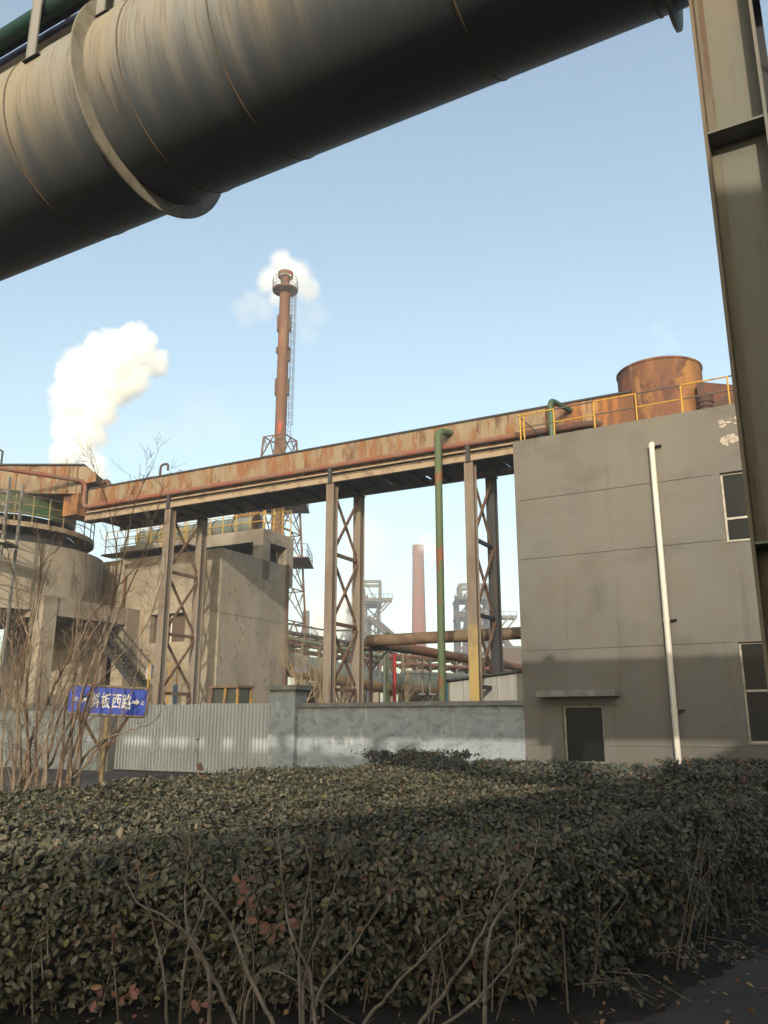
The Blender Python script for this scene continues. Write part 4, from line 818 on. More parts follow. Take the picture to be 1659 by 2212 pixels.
# ------------------------------------------------------------------ middle distance pipes
def pipe_pts(name, label, pts, r, m_, n=16, rad=.8, cat='pipe'):
    o = MB().tube(bend(pts, rad), r, n).build(name, m_); return setp(o, label, cat)
PV = 29.5
pl_ = atN(800, 1384, V2, PV); pr_ = atN(1135, 1367, V2, PV); zz = (pl_.z + pr_.z) / 2; pl_.z = pr_.z = zz
far_v = pl_ + V2 * 60
pipe_pts('brown_pipe', 'dusty brown level pipe passing behind the right trestle', [pr_ - U2 * 3, pl_ + U2 * .1], .235, M['brownpipe'])
pipe_pts('rust_pipe', 'orange rusty pipe running away from the elbow towards the shed', [pl_ + U2 * .05 - V2 * .05 - ZZ * .05, far_v - ZZ * .05], .23, M['rustpipe'])
pst = thing('pipe_stand', Vector((atN(801, 1400, V2, PV + .5).x, atN(801, 1400, V2, PV + .5).y, 0)), 'brown braced stand carrying the pipe elbow beside the middle trestle', 'pipe stand')
q = ORG[pst]; MB().bar(q, q + ZZ * (zz - .25), .12, .12).build('post', M['brace'], pst, False)
MB().bar(q + U2 * .7 + ZZ * (zz - .32), q - U2 * .9 + ZZ * (zz - .32), .1, .12).build('cross_arm', M['steeld'], pst, False)
for s_ in (-.8, .6): MB().bar(q + ZZ * (zz - 1.2), q + U2 * s_ + ZZ * (zz - .35), .06, .06).build('strut', M['steeld'], pst, False)
pipe_pts('long_green_pipe', 'thin pale green pipe slanting behind the middle trestle', [atY(612, 1377, 56), atY(893, 1430, 68), atY(893, 1416, 68)], .16, mat('pale_green_paint', (.16, .21, .14), [((.25, .2, .14), 1, S1, .5, .65, 5)], .7), 12, .4)
pipe_pts('thin_dark_pipe', 'thin dark pipe just above the pale green one', [atY(612, 1345, 60), atY(705, 1362, 64), atY(780, 1362, 66)], .07, M['greyrail'], 8)
# duct, two tone
dpts = bend([atY(560, 1424, 41), atY(700, 1450, 45), atY(830, 1475, 49), atY(880, 1478, 52), atY(1080, 1484, 50)], 3, 8)
for p in dpts: p.z = min(max(p.z, 2.9), 5.0)
dt_ = thing('gas_duct', Vector((dpts[8].x, dpts[8].y, 0)), 'huge two-tone duct, teal above and tan below, behind the cement wall', 'duct')
def half_tube(pts, r, a0, a1, n=14):
    mb = MB(); vs = []; m_ = len(pts)
    for i in range(m_):
        t_ = (pts[min(i + 1, m_ - 1)] - pts[max(i - 1, 0)]).normalized(); x = t_.cross(ZZ).normalized(); y = x.cross(t_)
        for k in range(n + 1): a = a0 + (a1 - a0) * k / n; vs.append(pts[i] + (x * math.cos(a) + y * math.sin(a)) * r)
    return mb.add(vs, [(i * (n + 1) + k, i * (n + 1) + k + 1, (i + 1) * (n + 1) + k + 1, (i + 1) * (n + 1) + k) for i in range(m_ - 1) for k in range(n)])
half_tube(dpts, .62, R(-12), R(192)).build('upper_shell', M['teal'], dt_); half_tube(dpts, .62, R(192), R(348)).build('lower_shell', M['tan'], dt_)
for k in range(2, len(dpts) - 1, 5):
    q = dpts[k]; t_ = (dpts[k + 1] - dpts[k - 1]).normalized(); MB().tube([q - t_ * .06, q + t_ * .06], .66, 28, False).build('hoop', M['teal'], dt_)
    MB().cbox((q.x, q.y, (q.z - .62) / 2), .3, .3, q.z - .62).build('saddle', M['concrete'], dt_, False)
# posts and valves
def post(name, label, x, y0, Y, wpx, m_, grp=None, kind='post'):
    p = atY(x, y0, Y); w_ = wpx / 1817 * Y; t = thing(name, (p.x, Y, 0), label, kind, grp)
    MB().tube([(p.x, Y, 0), (p.x, Y, p.z)], w_ / 2, 12).build('shaft', m_, t); return t, p
t, p = post('red_post', 'faded bright red round post behind the cement wall', 852, 1412, 40, 8, M['redpaint'])
MB().cbox((p.x, 40, p.z + .03), .35, .3, .06).build('top_plate', M['greysteel'], t, False)
t, p = post('pale_post', 'white and green striped post left of the red post', 831, 1405, 39, 7, M['palegrey'])
MB().tube([(p.x + .09, 38.95, 0), (p.x + .09, 38.95, p.z)], .03, 8).build('green_stripe', M['greenpaint'], t)
MB().lathe((p.x + .12, 39, 0), [(.0, p.z + .9), (.14, p.z + .8), (.17, p.z + .5), (.1, p.z + .45), (.16, p.z + .1), (.16, p.z), (0, p.z)], 16).build('valve', M['greenpaint'], t)
MB().bar((p.x - .25, 39, p.z - 1.3), (p.x - .02, 39, p.z + .3), .1, .1).build('strut', M['greysteel'], t, False)
for (x, lab) in ((912, 'grey slim post on the duct, left of a pair'), (928, 'grey slim post on the duct, right of a pair')):
    t, p = post('duct_post', lab, x, 1402, 47, 5, M['greysteel'], 'pair of slim grey posts on the duct')
    MB().cbox((p.x, 46.6, 3.05), .6, .8, .1).build('foot_beam', M['greysteel'], t, False)
p = atY(872, 1398, 60); o = MB().tube([p, p + Vector((.9, .2, -.05))], .28, 20).build('red_drum', M['redpaint']); setp(o, 'small bright red drum end below the rusty pipe', 'drum')
# pipe racks: two storeys of pipes on trestles
def rack(label, xa, xb, ya, yb, Ya, Yb, rows, seed, mats):
    rd = random.Random(seed); a, b_ = atY(xa, ya, Ya), atY(xb, yb, Yb); b_.z = a.z * .6 + b_.z * .4
    t = thing('pipe_rack', Vector((a.x, a.y, 0)), label, 'pipe rack', 'pipe racks behind the wall'); n = 8
    d = (b_ - a); side = d.cross(ZZ).normalized()
    for k in range(n + 1):
        p = a.lerp(b_, k / n)
        for s_ in (-.8, .8): MB().bar(Vector((p.x, p.y, 0)) + side * s_, p + side * s_ + ZZ * .3, .13, .13).build('rack_post', M['brace' if rd.random() < .5 else 'greysteel'], t, False)
        for j in range(rows): MB().bar(p + side * 1.1 - ZZ * j * .55, p - side * 1.1 - ZZ * j * .55, .1, .12).build('cross_beam', M['brace'], t, False)
    for j in range(rows):
        for s_ in (-.9, -.45, 0, .5, .9):
            if rd.random() < .25: continue
            r = rd.choice((.05, .07, .1, .13)); z = .06 + r - j * .55
            MB().tube([a + side * s_ + ZZ * z, b_ + side * s_ + ZZ * z], r, 8).build('pipe_run', M[rd.choice(mats)], t)
    return t
rack('long pipe rack left of the middle trestle', 600, 860, 1372, 1432, 62, 74, 3, 3, ['greysteel', 'redpaint', 'darkgreen', 'tankd', 'redpipe', 'greyrail'])
rack('crowded pipe rack right of the brick chimney foot', 855, 1075, 1422, 1440, 56, 62, 4, 5, ['greysteel', 'rustpipe', 'tankd', 'redpipe', 'brownpipe', 'greyrail'])
rails('guard_rail', 'small yellow platform rail beside the red post', atY(838, 1500, 41) * Vector((1, 1, 0)), -U2, 1.1, atY(838, 1443, 41).z, .9, 1, 'dustyyellow', nr=2, foot=True)
rails('guard_rail', 'low yellow platform rail right of the red post', atY(868, 1500, 46) * Vector((1, 1, 0)), -U2, 2.4, atY(868, 1447, 46).z, .55, 1, 'dustyyellow', nr=2, foot=True)
# low sheds & tanks in the far middle
for (x0, x1, yt, Y, mm, lab) in ((640, 700, 1490, 50, 'tankd', 'low dark shed behind the bare bushes'), (700, 790, 1478, 58, 'furnace2', 'low brown shed right of the bushes'), (862, 1000, 1487, 54, 'brownpipe', 'low pinkish-brown vessel under the duct'), (1050, 1140, 1400, 150, 'furnace2', 'distant brown shed under the second furnace')):
    a, b_ = atY(x0, yt, Y), atY(x1, yt, Y); t = thing('far_shed', Vector(((a.x + b_.x) / 2, Y, 0)), lab, 'shed')
    MB().obox(Vector((a.x, Y, 0)), Vector((b_.x - a.x, 0, 0)), Vector((0, 4, 0)), ZZ * a.z).build('wall', M[mm], t, False)
    MB().prism([(a.x - .2, Y - .2, a.z), (b_.x + .2, Y - .2, a.z), (b_.x + .2, Y + 2, a.z + .5), (a.x - .2, Y + 2, a.z + .5)], ZZ * .06).build('roof', M['greysteel'], t, False)
p = atY(637, 1453, 40); o = MB().obox(p, Vector((.55, 0, 0)), Vector((0, 1, 0)), ZZ * .28 - Vector((0, 0, 0))).build('blue_roof', M['bluesheet'], None, False)
setp(o, 'small blue sheet roof at the right edge of the concrete block', 'roof')
# shed behind wall on the right
SD = DF + 5.5
sc0 = atN(968, 1480, V, SD); su = U.dot(sc0); z0_, z1_ = atN(968, 1474, V, SD).z, atN(1130, 1448, V, SD).z
su1 = U.dot(atN(1133, 1480, V, SD)) - .5
sh = thing('clad_shed', uvz(su, SD, 0), 'low pale grey ribbed sheet shed with a blue corner, behind the cement wall', 'shed')
mb = MB(); n = int((su - su1) / .05)
vs = []
for i in range(n + 1):
    u = su + (su1 - su) * i / n; z = z0_ + (z1_ - z0_) * i / n; d = .03 if (i % 12) < 1 else 0
    vs += [uvz(u, SD - d, 0), uvz(u, SD - d, z)]
mb.add(vs, [(2 * i, 2 * i + 1, 2 * i + 3, 2 * i + 2) for i in range(n)])
mb.add([uvz(su, SD, 0), uvz(su, SD, z0_), uvz(su, SD + 4, z0_), uvz(su, SD + 4, 0)], [(0, 1, 2, 3)])
mb.build('cladding', M['shed'], sh, False)
MB().prism([uvz(su + .35, SD - .15, z0_), uvz(su1, SD - .15, z1_), uvz(su1, SD + 4, z1_), uvz(su + .35, SD + 4, z0_)], ZZ * .07).build('roof', M['steeld'], sh, False)
MB().obox(uvz(su, SD - .035, 0), U * .1, V * .1, ZZ * z0_).build('corner_trim', M['bluetrim'], sh, False)
# ------------------------------------------------------------------ road sign
SYN = 11.6
A, B, Cc, Dd = atY(146, 1478, SYN), atY(318, 1488, SYN + .25), atY(318, 1550, SYN + .25), atY(146, 1540, SYN)
ex = (B - A); Wd = ex.length; ex.normalize(); en = ex.cross(ZZ).normalized() * 1; ez = ex.cross(en) * -1
if ez.z < 0: ez = -ez
if en.y > 0: en = -en
Hh = (A - Dd).length; ctr = (A + B + Cc + Dd) / 4
sg = thing('road_sign', Vector((ctr.x, ctr.y, 0)), 'blue road name sign with white characters and arrows on a yellow-brown pole', 'road sign')
def rrect(w_, h_, r, n=6):
    out = []
    for (cx, cy, a0) in ((w_ / 2 - r, h_ / 2 - r, 0), (-w_ / 2 + r, h_ / 2 - r, 90), (-w_ / 2 + r, -h_ / 2 + r, 180), (w_ / 2 - r, -h_ / 2 + r, 270)):
        out += [(cx + r * math.cos(R(a0 + 90 * k / n)), cy + r * math.sin(R(a0 + 90 * k / n))) for k in range(n + 1)]
    return out
Q = lambda x, y, d=0: ctr + ex * x + ez * y + en * d
MB().prism([Q(x, y, 0) for x, y in rrect(Wd - .03, Hh - .03, .05)], en * .008).build('panel', M['signblue'], sg, False)
loop = [Q(x, y, .004) for x, y in rrect(Wd, Hh, .06)]; MB().tube(loop + [loop[0], loop[1]], .019, 8, False).build('frame', M['signframe'], sg)
def text(s, x, y, size, name, sx_=1.0):
    c_ = bpy.data.curves.new('txt', 'FONT'); c_.body = s; c_.size = size; c_.align_x = 'CENTER'; c_.align_y = 'CENTER'; c_.extrude = .0015; c_.offset = .012 * size
    o = bpy.data.objects.new('txt', c_); col.objects.link(o); bpy.context.view_layer.update()
    me = bpy.data.meshes.new_from_object(o.evaluated_get(bpy.context.evaluated_depsgraph_get())); bpy.data.objects.remove(o)
    xs = np.empty(len(me.vertices) * 3); me.vertices.foreach_get('co', xs); xs = xs.reshape(-1, 3); mid = (xs.max(0) + xs.min(0)) / 2
    mb = MB(); mb.v = [tuple(Q(x + (v[0] - mid[0]) * sx_, y + (v[1] - mid[1]), .0105 + v[2])) for v in xs]; mb.f = [tuple(p.vertices) for p in me.polygons]
    return mb.build(name, M['signwhite'], sg, False)
sc_ = Wd / 3.32        # sign is 3.32 units of panel height ~
for ch, fx in (('斜', -.163), ('板', -.024), ('西', .112), ('路', .238)): text(ch, fx * Wd, .0, Wd * .205, 'lettering', .60)
text('南', -.395 * Wd, .0, Wd * .065, 'lettering', .75); text('北', .437 * Wd, -.0, Wd * .065, 'lettering', .75)
for s_, fx in ((-1, -.305), (1, .355)):
    a = Wd * .044
    MB().prism([Q(fx * Wd + s_ * x * a, y * a, .009) for x, y in ((-1.15, -.42), (.1, -.42), (.1, -.95), (1.15, 0), (.1, .95), (.1, .42), (-1.15, .42))], en * .002).build('arrow', M['signwhite'], sg, False)
pb = Vector((ctr.x + .02, ctr.y + .06, 0)); pm = Q(.02, -Hh / 2 - .02, -.05)
MB().tube([pb + ex * -.06, pm], .036, 14).build('pole', M['signpole'], sg)
zj_ = pm.z - .52
for s_ in (-.34, .3): MB().bar(Vector((pb.x - .04, pb.y, zj_)), Q(s_, -Hh / 2, -.03), .025, .045).build('strut', M['brace'], sg, False)
# ------------------------------------------------------------------ bare shrubs
def grow(mb, p, d, r, L, depth, rd, zmin=.3):
    n = 4; pts = [p.copy()]; rs = [r]; q = p.copy(); dd = d.normalized()
    for i in range(n):
        dd = (dd + Vector((rd.gauss(0, .13), rd.gauss(0, .13), rd.gauss(.05, .1)))).normalized(); q = q + dd * L / n; pts.append(q.copy()); rs.append(r * (1 - .6 * (i + 1) / n))
    mb.tube(pts, [max(q_ * .8, .0021) for q_ in rs], 5 if r > .006 else 3, False)
    if depth > 0:
        for k in range(rd.choice((2, 3, 3))):
            i = rd.randint(1, n); ax = Vector((rd.gauss(0, 1), rd.gauss(0, 1), rd.gauss(0, 1))).cross(dd).normalized()
            nd = (dd * math.cos(.55) + ax * math.sin(.55)).normalized()
            grow(mb, pts[i], nd, rs[i] * .62, L * rd.uniform(.5, .8), depth - 1, rd)
def shrub(name, label, limbs, Y, seed, r0, m_, twig=.35, dens=.1, depth=2, grp=None, cat='shrub', leaves=None):
    rd = random.Random(seed); pl = [[atY(x, y, Y + rd.uniform(-.15, .15) + k * 0) for k, (x, y) in enumerate(l)] for l in limbs]
    b0 = pl[0][0]; t = thing(name, Vector((b0.x, b0.y, 0)), label, cat, grp)
    for l, pts in zip(limbs, pl):
        off = rd.uniform(-.35, .35)
        pts = [p + Vector((0, off * i / len(pts), 0)) for i, p in enumerate(pts)]
        if pts[0].z < 1.2: pts = [Vector((pts[0].x + rd.uniform(-.03, .03), pts[0].y, 0))] + pts
        sm = bend(pts, .3, 3); n = len(sm); tot = sum((sm[i + 1] - sm[i]).length for i in range(n - 1)); rr_ = r0 * rd.uniform(.8, 1.15) * min(1, tot / 2.2 + .3)
        acc = 0; rs = []; 
        for i in range(n):
            rs.append(max(rr_ * (1 - .82 * acc / tot), .0035));
            if i < n - 1: acc += (sm[i + 1] - sm[i]).length
        sm = [p + Vector((rd.gauss(0, 1), rd.gauss(0, 1), rd.gauss(0, 1))) * r0 * .22 for p in sm]
        MB().tube(sm, rs, 8).build('stem', m_, t)
        tw = MB(); acc = 0; nxt = .3
        for i in range(n - 1):
            seg = sm[i + 1] - sm[i]; acc += seg.length
            while nxt < acc:
                if sm[i].z > .45:
                    ax = Vector((rd.gauss(0, 1), rd.gauss(0, .6), rd.gauss(0, 1))).cross(seg).normalized(); dd = (seg.normalized() * .8 + ax * .55 + ZZ * .2)
                    grow(tw, sm[i].lerp(sm[i + 1], rd.random()), dd, max(rs[i] * .42, .003), twig * rd.uniform(.5, 1.4), depth, rd)
                nxt += dens * rd.uniform(.5, 1.5)
        grow(tw, sm[-1], sm[-1] - sm[-2], rs[-1], twig, depth, rd)
        tw.build('twig', m_, t)
    return t
limbs = [
 [(150, 1700), (185, 1560), (230, 1400), (256, 1270), (262, 1200), (250, 1120), (228, 1050), (212, 1010)],
 [(140, 1700), (190, 1500), (240, 1350), (300, 1215), (330, 1120), (345, 1060)],
 [(120, 1690), (180, 1480), (245, 1300), (266, 1180), (280, 1100), (300, 1045), (318, 1005)],
 [(30, 1690), (40, 1500), (75, 1330), (92, 1200), (70, 1100), (112, 1060)],
 [(90, 1690), (120, 1560), (170, 1440), (160, 1340), (185, 1260), (178, 1190)],
 [(50, 1690), (54, 1643), (66, 1612), (75, 1578), (93, 1542), (119, 1487), (145, 1435), (173, 1395), (198, 1338), (222, 1308), (252, 1277), (279, 1250), (310, 1222), (335, 1175)],
 [(95, 1720), (99, 1663), (113, 1650), (125, 1616), (141, 1582), (161, 1552), (181, 1512), (214, 1483), (242, 1451), (270, 1415), (298, 1391), (322, 1358), (338, 1325), (352, 1270)],
 [(46, 1690), (47, 1564), (39, 1522), (38, 1451), (32, 1397), (6, 1340)],
 [(150, 1690), (153, 1582), (149, 1552), (151, 1441), (141, 1360), (150, 1290)],
 [(119, 1713), (171, 1669), (212, 1612), (242, 1582), (268, 1528), (282, 1481), (290, 1450)],
 [(151, 1690), (202, 1608), (258, 1586), (298, 1574), (334, 1566), (358, 1545), (360, 1530)],
 [(60, 1690), (64, 1600), (60, 1520), (68, 1450), (80, 1400), (55, 1330), (52, 1270), (38, 1210), (30, 1160)],
 [(100, 1690), (103, 1600), (118, 1540), (150, 1480), (190, 1400), (240, 1330), (262, 1280), (258, 1230)],
 [(80, 1690), (78, 1600), (90, 1500), (100, 1400), (90, 1330), (105, 1270), (122, 1225)],
 [(130, 1690), (135, 1600), (140, 1500), (170, 1430), (160, 1370), (190, 1330)],
 [(170, 1690), (175, 1600), (170, 1520), (185, 1460), (210, 1400), (205, 1350)],
 [(70, 1690), (60, 1560), (40, 1480), (60, 1400), (70, 1350), (90, 1290), (100, 1240)]]
shrub('bare_shrub', 'big leafless multi-stemmed shrub in front of the sign at the left edge', limbs, 10.0, 11, .023, M['bark'], .30, .26, 2)
limbs = [[(-10, 1700), (15, 1640), (20, 1602), (0, 1568), (-20, 1500)], [(5, 1740), (8, 1600), (25, 1500), (10, 1400), (20, 1330)], [(30, 1740), (32, 1650), (22, 1580), (40, 1500), (30, 1440), (50, 1380)], [(40, 1735), (70, 1680), (95, 1620), (120, 1560), (130, 1500), (160, 1440)]]
shrub('bare_shrub', 'second leafless shrub cut by the left edge, nearer the camera', limbs, 8.6, 12, .018, M['bark'], .32, .18, 2)
for (k, x, Y, lab) in ((0, 655, 33, 'pale leafless bush left of the middle trestle, right behind the gate pillar'), (1, 690, 36, 'pale leafless bush just left of the middle trestle'), (2, 738, 38, 'pale leafless bush between the posts of the middle trestle'), (3, 880, 44, 'small leafless bush right of the red post')):
    rd = random.Random(40 + k); ls = []
    for j in range(9 if k < 3 else 5):
        a = rd.uniform(-1, 1); h = rd.uniform(.5, 1) * (125 if k < 2 else 80)
        ls.append([(x + a * 6, 1530), (x + a * 16, 1530 - h * .4), (x + a * 30 + rd.uniform(-5, 5), 1530 - h * .75), (x + a * 38, 1530 - h)])
    shrub('bare_bush', lab, ls, Y, 50 + k, .06, M['barkpale'], .9, .35, 2, 'pale bare bushes behind the wall')
fs = [
 [(510, 2260), (504, 2212), (474, 2151), (433, 2100), (398, 2055), (383, 2000), (378, 1924), (388, 1848), (380, 1808)],
 [(600, 2260), (590, 2212), (534, 2100), (504, 2005), (469, 1954), (423, 1899), (408, 1858)],
 [(363, 2240), (363, 2125), (353, 2025), (328, 1914), (320, 1838)],
 [(452, 2060), (348, 1984), (282, 1969), (242, 1924), (222, 1894)],
 [(386, 2250), (388, 2120), (393, 2060), (432, 1960), (425, 1900)]]
shrub('leafless_sapling', 'leafless sapling in front of the hedge, left of the middle', fs, 4.2, 21, .014, M['deadwood'], .14, .26, 1, 'leafless saplings in front of the hedge')
fs = [[(680, 2240), (680, 2176), (690, 2151), (756, 2070), (827, 1969)], [(682, 2230), (670, 2100), (635, 2045), (615, 1974), (605, 1884), (595, 1798)], [(650, 2260), (648, 2055), (660, 1954), (675, 1858)], [(652, 2110), (705, 1974), (751, 1843)], [(530, 2160), (560, 2090), (640, 2130), (720, 2212)]]
shrub('leafless_sapling', 'forked leafless sapling just left of centre, in front of the hedge', fs, 4.15, 22, .013, M['deadwood'], .13, .3, 1, 'leafless saplings in front of the hedge')
fs = [[(880, 2245), (908, 2212), (964, 2146), (1024, 2055), (1050, 2010), (1075, 1939), (1095, 1884), (1102, 1818)], [(760, 2235), (823, 2166), (858, 2110), (908, 2055), (964, 1995)], [(900, 2250), (969, 2212), (1040, 2161), (1105, 2100), (1125, 2050), (1120, 2000)], [(1050, 2010), (1110, 1950), (1160, 1880), (1175, 1830)]]
shrub('leafless_sapling', 'leaning leafless sapling right of centre, in front of the hedge', fs, 4.15, 23, .015, M['deadwood'], .13, .3, 1, 'leafless saplings in front of the hedge')
# ------------------------------------------------------------------ leaves
def leaf_mesh(name, pos, nrm, size, m_, parent, seed=0, wid=.52):
    r_ = np.random.default_rng(seed); n = len(pos)
    nrm = nrm / np.linalg.norm(nrm, axis=1, keepdims=True)
    t_ = r_.normal(size=(n, 3)); t_ -= nrm * (t_ * nrm).sum(1, keepdims=True); t_ /= np.linalg.norm(t_, axis=1, keepdims=True); b = np.cross(nrm, t_)
    L = size[:, None]; Wd_ = L * wid * r_.uniform(.8, 1.2, (n, 1)); up = nrm * L * .10; dr_ = nrm * L * r_.uniform(-.12, .18, (n, 1))
    v = np.stack([pos, pos + t_ * L * .3 + b * Wd_ * .46 + up, pos + t_ * L * .68 + b * Wd_ * .42 + up - dr_ * .5, pos + t_ * L - dr_, pos + t_ * L * .68 - b * Wd_ * .42 + up - dr_ * .5, pos + t_ * L * .3 - b * Wd_ * .46 + up], 1).reshape(-1, 3)
    org = ORG.get(parent, Vector()); v = v - np.array(org)
    base = np.arange(n)[:, None] * 6; f = np.concatenate([base + np.array([[0, 1, 2, 3]]), base + np.array([[0, 3, 4, 5]])], 1).reshape(-1)
    me = bpy.data.meshes.new(name); me.vertices.add(len(v)); me.vertices.foreach_set('co', v.ravel()); me.loops.add(len(f)); me.loops.foreach_set('vertex_index', f.astype(np.int32))
    me.polygons.add(len(f) // 4); me.polygons.foreach_set('loop_start', np.arange(0, len(f), 4, dtype=np.int32)); me.polygons.foreach_set('loop_total', np.full(len(f) // 4, 4, dtype=np.int32))
    me.materials.append(m_); me.update(calc_edges=True); me.validate()
    o = bpy.data.objects.new(name, me); col.objects.link(o)
    if parent: o.parent = parent; ORG[o] = org
    return o
def inside(poly, x, y):
    c = np.zeros(len(x), bool); n = len(poly)
    for i in range(n):
        (x1, y1), (x2, y2) = poly[i], poly[(i + 1) % n]
        cond = ((y1 > y) != (y2 > y)) & (x < (x2 - x1) * (y - y1) / (y2 - y1 + 1e-9) + x1); c ^= cond
    return c
def edge_dist(poly, x, y):
    d = np.full(len(x), 1e9); n = len(poly); nx = np.zeros(len(x)); ny = np.zeros(len(x))
    for i in range(n):
        (x1, y1), (x2, y2) = poly[i], poly[(i + 1) % n]; ex_, ey_ = x2 - x1, y2 - y1; t_ = np.clip(((x - x1) * ex_ + (y - y1) * ey_) / (ex_ ** 2 + ey_ ** 2), 0, 1)
        px, py = x1 + t_ * ex_, y1 + t_ * ey_; dd = np.hypot(x - px, y - py); mk = dd < d; d[mk] = dd[mk]; nx[mk] = (px - x)[mk]; ny[mk] = (py - y)[mk]
    l = np.maximum(np.hypot(nx, ny), 1e-6); return d, nx / l, ny / l
def bumps(x, y, s=0):
    return (.5 * np.sin(x * 2.1 + 1.3 + s) * np.sin(y * 1.7 + .4) + .3 * np.sin(x * 5.1 + y * 3.3 + s) + .25 * np.sin(y * 7.3 - x * 4.1) + .2 * np.sin(x * 11.3 + 2 + y * 2) * np.sin(y * 12.7))
def hedge(name, label, poly, H, n_top, n_side, seed, m_, lsize=(.055, .08), low=.26, edge=.22, stems=200):
    r_ = np.random.default_rng(seed); xs = [p[0] for p in poly]; ys = [p[1] for p in poly]
    t = thing(name, (sum(xs) / len(xs), sum(ys) / len(ys), 0), label, 'hedge')
    def samp(n):
        out = []; 
        while sum(len(o) for o in out) < n:
            x = r_.uniform(min(xs), max(xs), n); y = r_.uniform(min(ys), max(ys), n); k = inside(poly, x, y); out.append(np.stack([x[k], y[k]], 1))
        return np.concatenate(out)[:n]
    # top canopy; more leaves near the camera
    P2 = samp(n_top * 3); dist = np.hypot(P2[:, 0], P2[:, 1]); keep = r_.random(len(P2)) < np.clip((5.2 / dist) ** 1.1, .2, 1); P2 = P2[keep][:n_top]
    d, nx, ny = edge_dist(poly, P2[:, 0], P2[:, 1]); rnd = np.clip(1 - d / edge, 0, 1)
    bz = bumps(P2[:, 0], P2[:, 1], seed) * .06
    z = H + bz - rnd ** 2 * (.16 if edge < .4 else .22) - np.abs(r_.normal(0, .055, len(P2))) + (r_.random(len(P2)) < .02) * r_.uniform(0, .09, len(P2))
    pk = np.sin(P2[:, 0] * 12.3 + 3 * np.sin(P2[:, 1] * 9.1)) * np.sin(P2[:, 1] * 11.7 + 2.5 * np.sin(P2[:, 0] * 7.9)) + .4 * np.sin(P2[:, 0] * 29 + P2[:, 1] * 23)
    z -= np.clip(pk - .5, 0, 1) * .16
    nr = np.stack([nx * rnd * 1.1, ny * rnd * 1.1, np.full(len(P2), .9)], 1) + r_.normal(0, .55, (len(P2), 3))
    sz = r_.uniform(lsize[0], lsize[1], len(P2)) * np.clip(dist[keep][:n_top] / 7.5, 1, 1.35)
    pos = [np.column_stack([P2, z])]; nrm = [nr]; size = [sz]
    # sides
    per = []; n = len(poly); 
    for i in range(n):
        a, b = np.array(poly[i]), np.array(poly[(i + 1) % n]); nrm2 = np.array([(b - a)[1], -(b - a)[0]]); nrm2 /= np.linalg.norm(nrm2)
        mid = (a + b) / 2; facing = (nrm2 @ (-mid)) > 0; per.append((np.linalg.norm(b - a) * (1 if facing else .12), a, b, nrm2))
    tot = sum(p[0] for p in per)
    for (l, a, b, q) in per:
        k = int(n_side * l / tot); tt = r_.random((k, 1)); s_ = a + (b - a) * tt; lw = low + (bumps(s_[:, 0] * 1.9, s_[:, 1] * 1.6, seed + 5) + .3) * low * 1.3; zz = lw + (H - lw) * (1 - r_.random(k) ** (1.55 if low < .15 else 1.2))
        und = bumps(s_[:, 0] * 1.7, zz * 5 + s_[:, 1], seed + 2) * .05
        inn = np.clip((zz - H + .25) / .25, 0, 1) ** 2 * .16 + bumps(s_[:, 0] * 1.1, s_[:, 1] * 1.3, seed + 9) * .07 + np.abs(r_.normal(0, .10, k)) + .30 * ((H - zz) / H) ** 2.2 - .03 - und * 1.6 - (r_.random(k) < .04) * r_.uniform(0, .1, k)
        # pockets where the twigs stand apart
        pk = np.sin(s_[:, 0] * 13.1 + 3 * np.sin(zz * 17 + s_[:, 1] * 5)) * np.sin(zz * 21 + 2.5 * np.sin(s_[:, 0] * 9.7 + s_[:, 1] * 8)) + .4 * np.sin(s_[:, 0] * 31 + zz * 27)
        inn = inn + np.clip(pk - .35, 0, 1) * .32
        p_ = s_ - q * inn[:, None]; pos.append(np.column_stack([p_, zz + r_.normal(0, .02, k)])); nrm.append(np.column_stack([np.tile(q * .9, (k, 1)), np.full(k, .75)]) + r_.normal(0, .5, (k, 3))); size.append(r_.uniform(lsize[0], lsize[1] * 1.12, k))
    leaf_mesh('leaves', np.concatenate(pos), np.concatenate(nrm), np.concatenate(size), m_, t, seed)
    # stems
    mb = MB(); rd = random.Random(seed); S = samp(stems * 4); cnt = 0
    dS, _, _ = edge_dist(poly, S[:, 0], S[:, 1]); od = np.argsort(dS + r_.uniform(0, .5, len(S)))
    for i in od[:stems]:
        x, y = S[i]; p = Vector((x, y, 0)); top = p + Vector((rd.gauss(0, .14), rd.gauss(0, .14), H - .08)); mid = p.lerp(top, .5) + Vector((rd.gauss(0, .04), rd.gauss(0, .04), 0))
        rs_ = rd.uniform(.003, .0075); mb.tube([p, mid, top], [rs_, rs_ * .8, .003], 5, False)
        for _ in range(2):
            a_ = rd.uniform(.2, .7); q = p.lerp(top, a_); mb.tube([q, q + Vector((rd.gauss(0, .12), rd.gauss(0, .12), rd.uniform(.15, .3)))], [.004, .002], 3, False)
    mb.build('stems', M['deadwood'], t, True)
    return t
hedge('hedge', 'broad clipped privet hedge with dusty leaves filling the foreground', hedge_poly, .90, 200000, 80000, 3, M['leaf'], (.022, .058), .04, .5, stems=420)
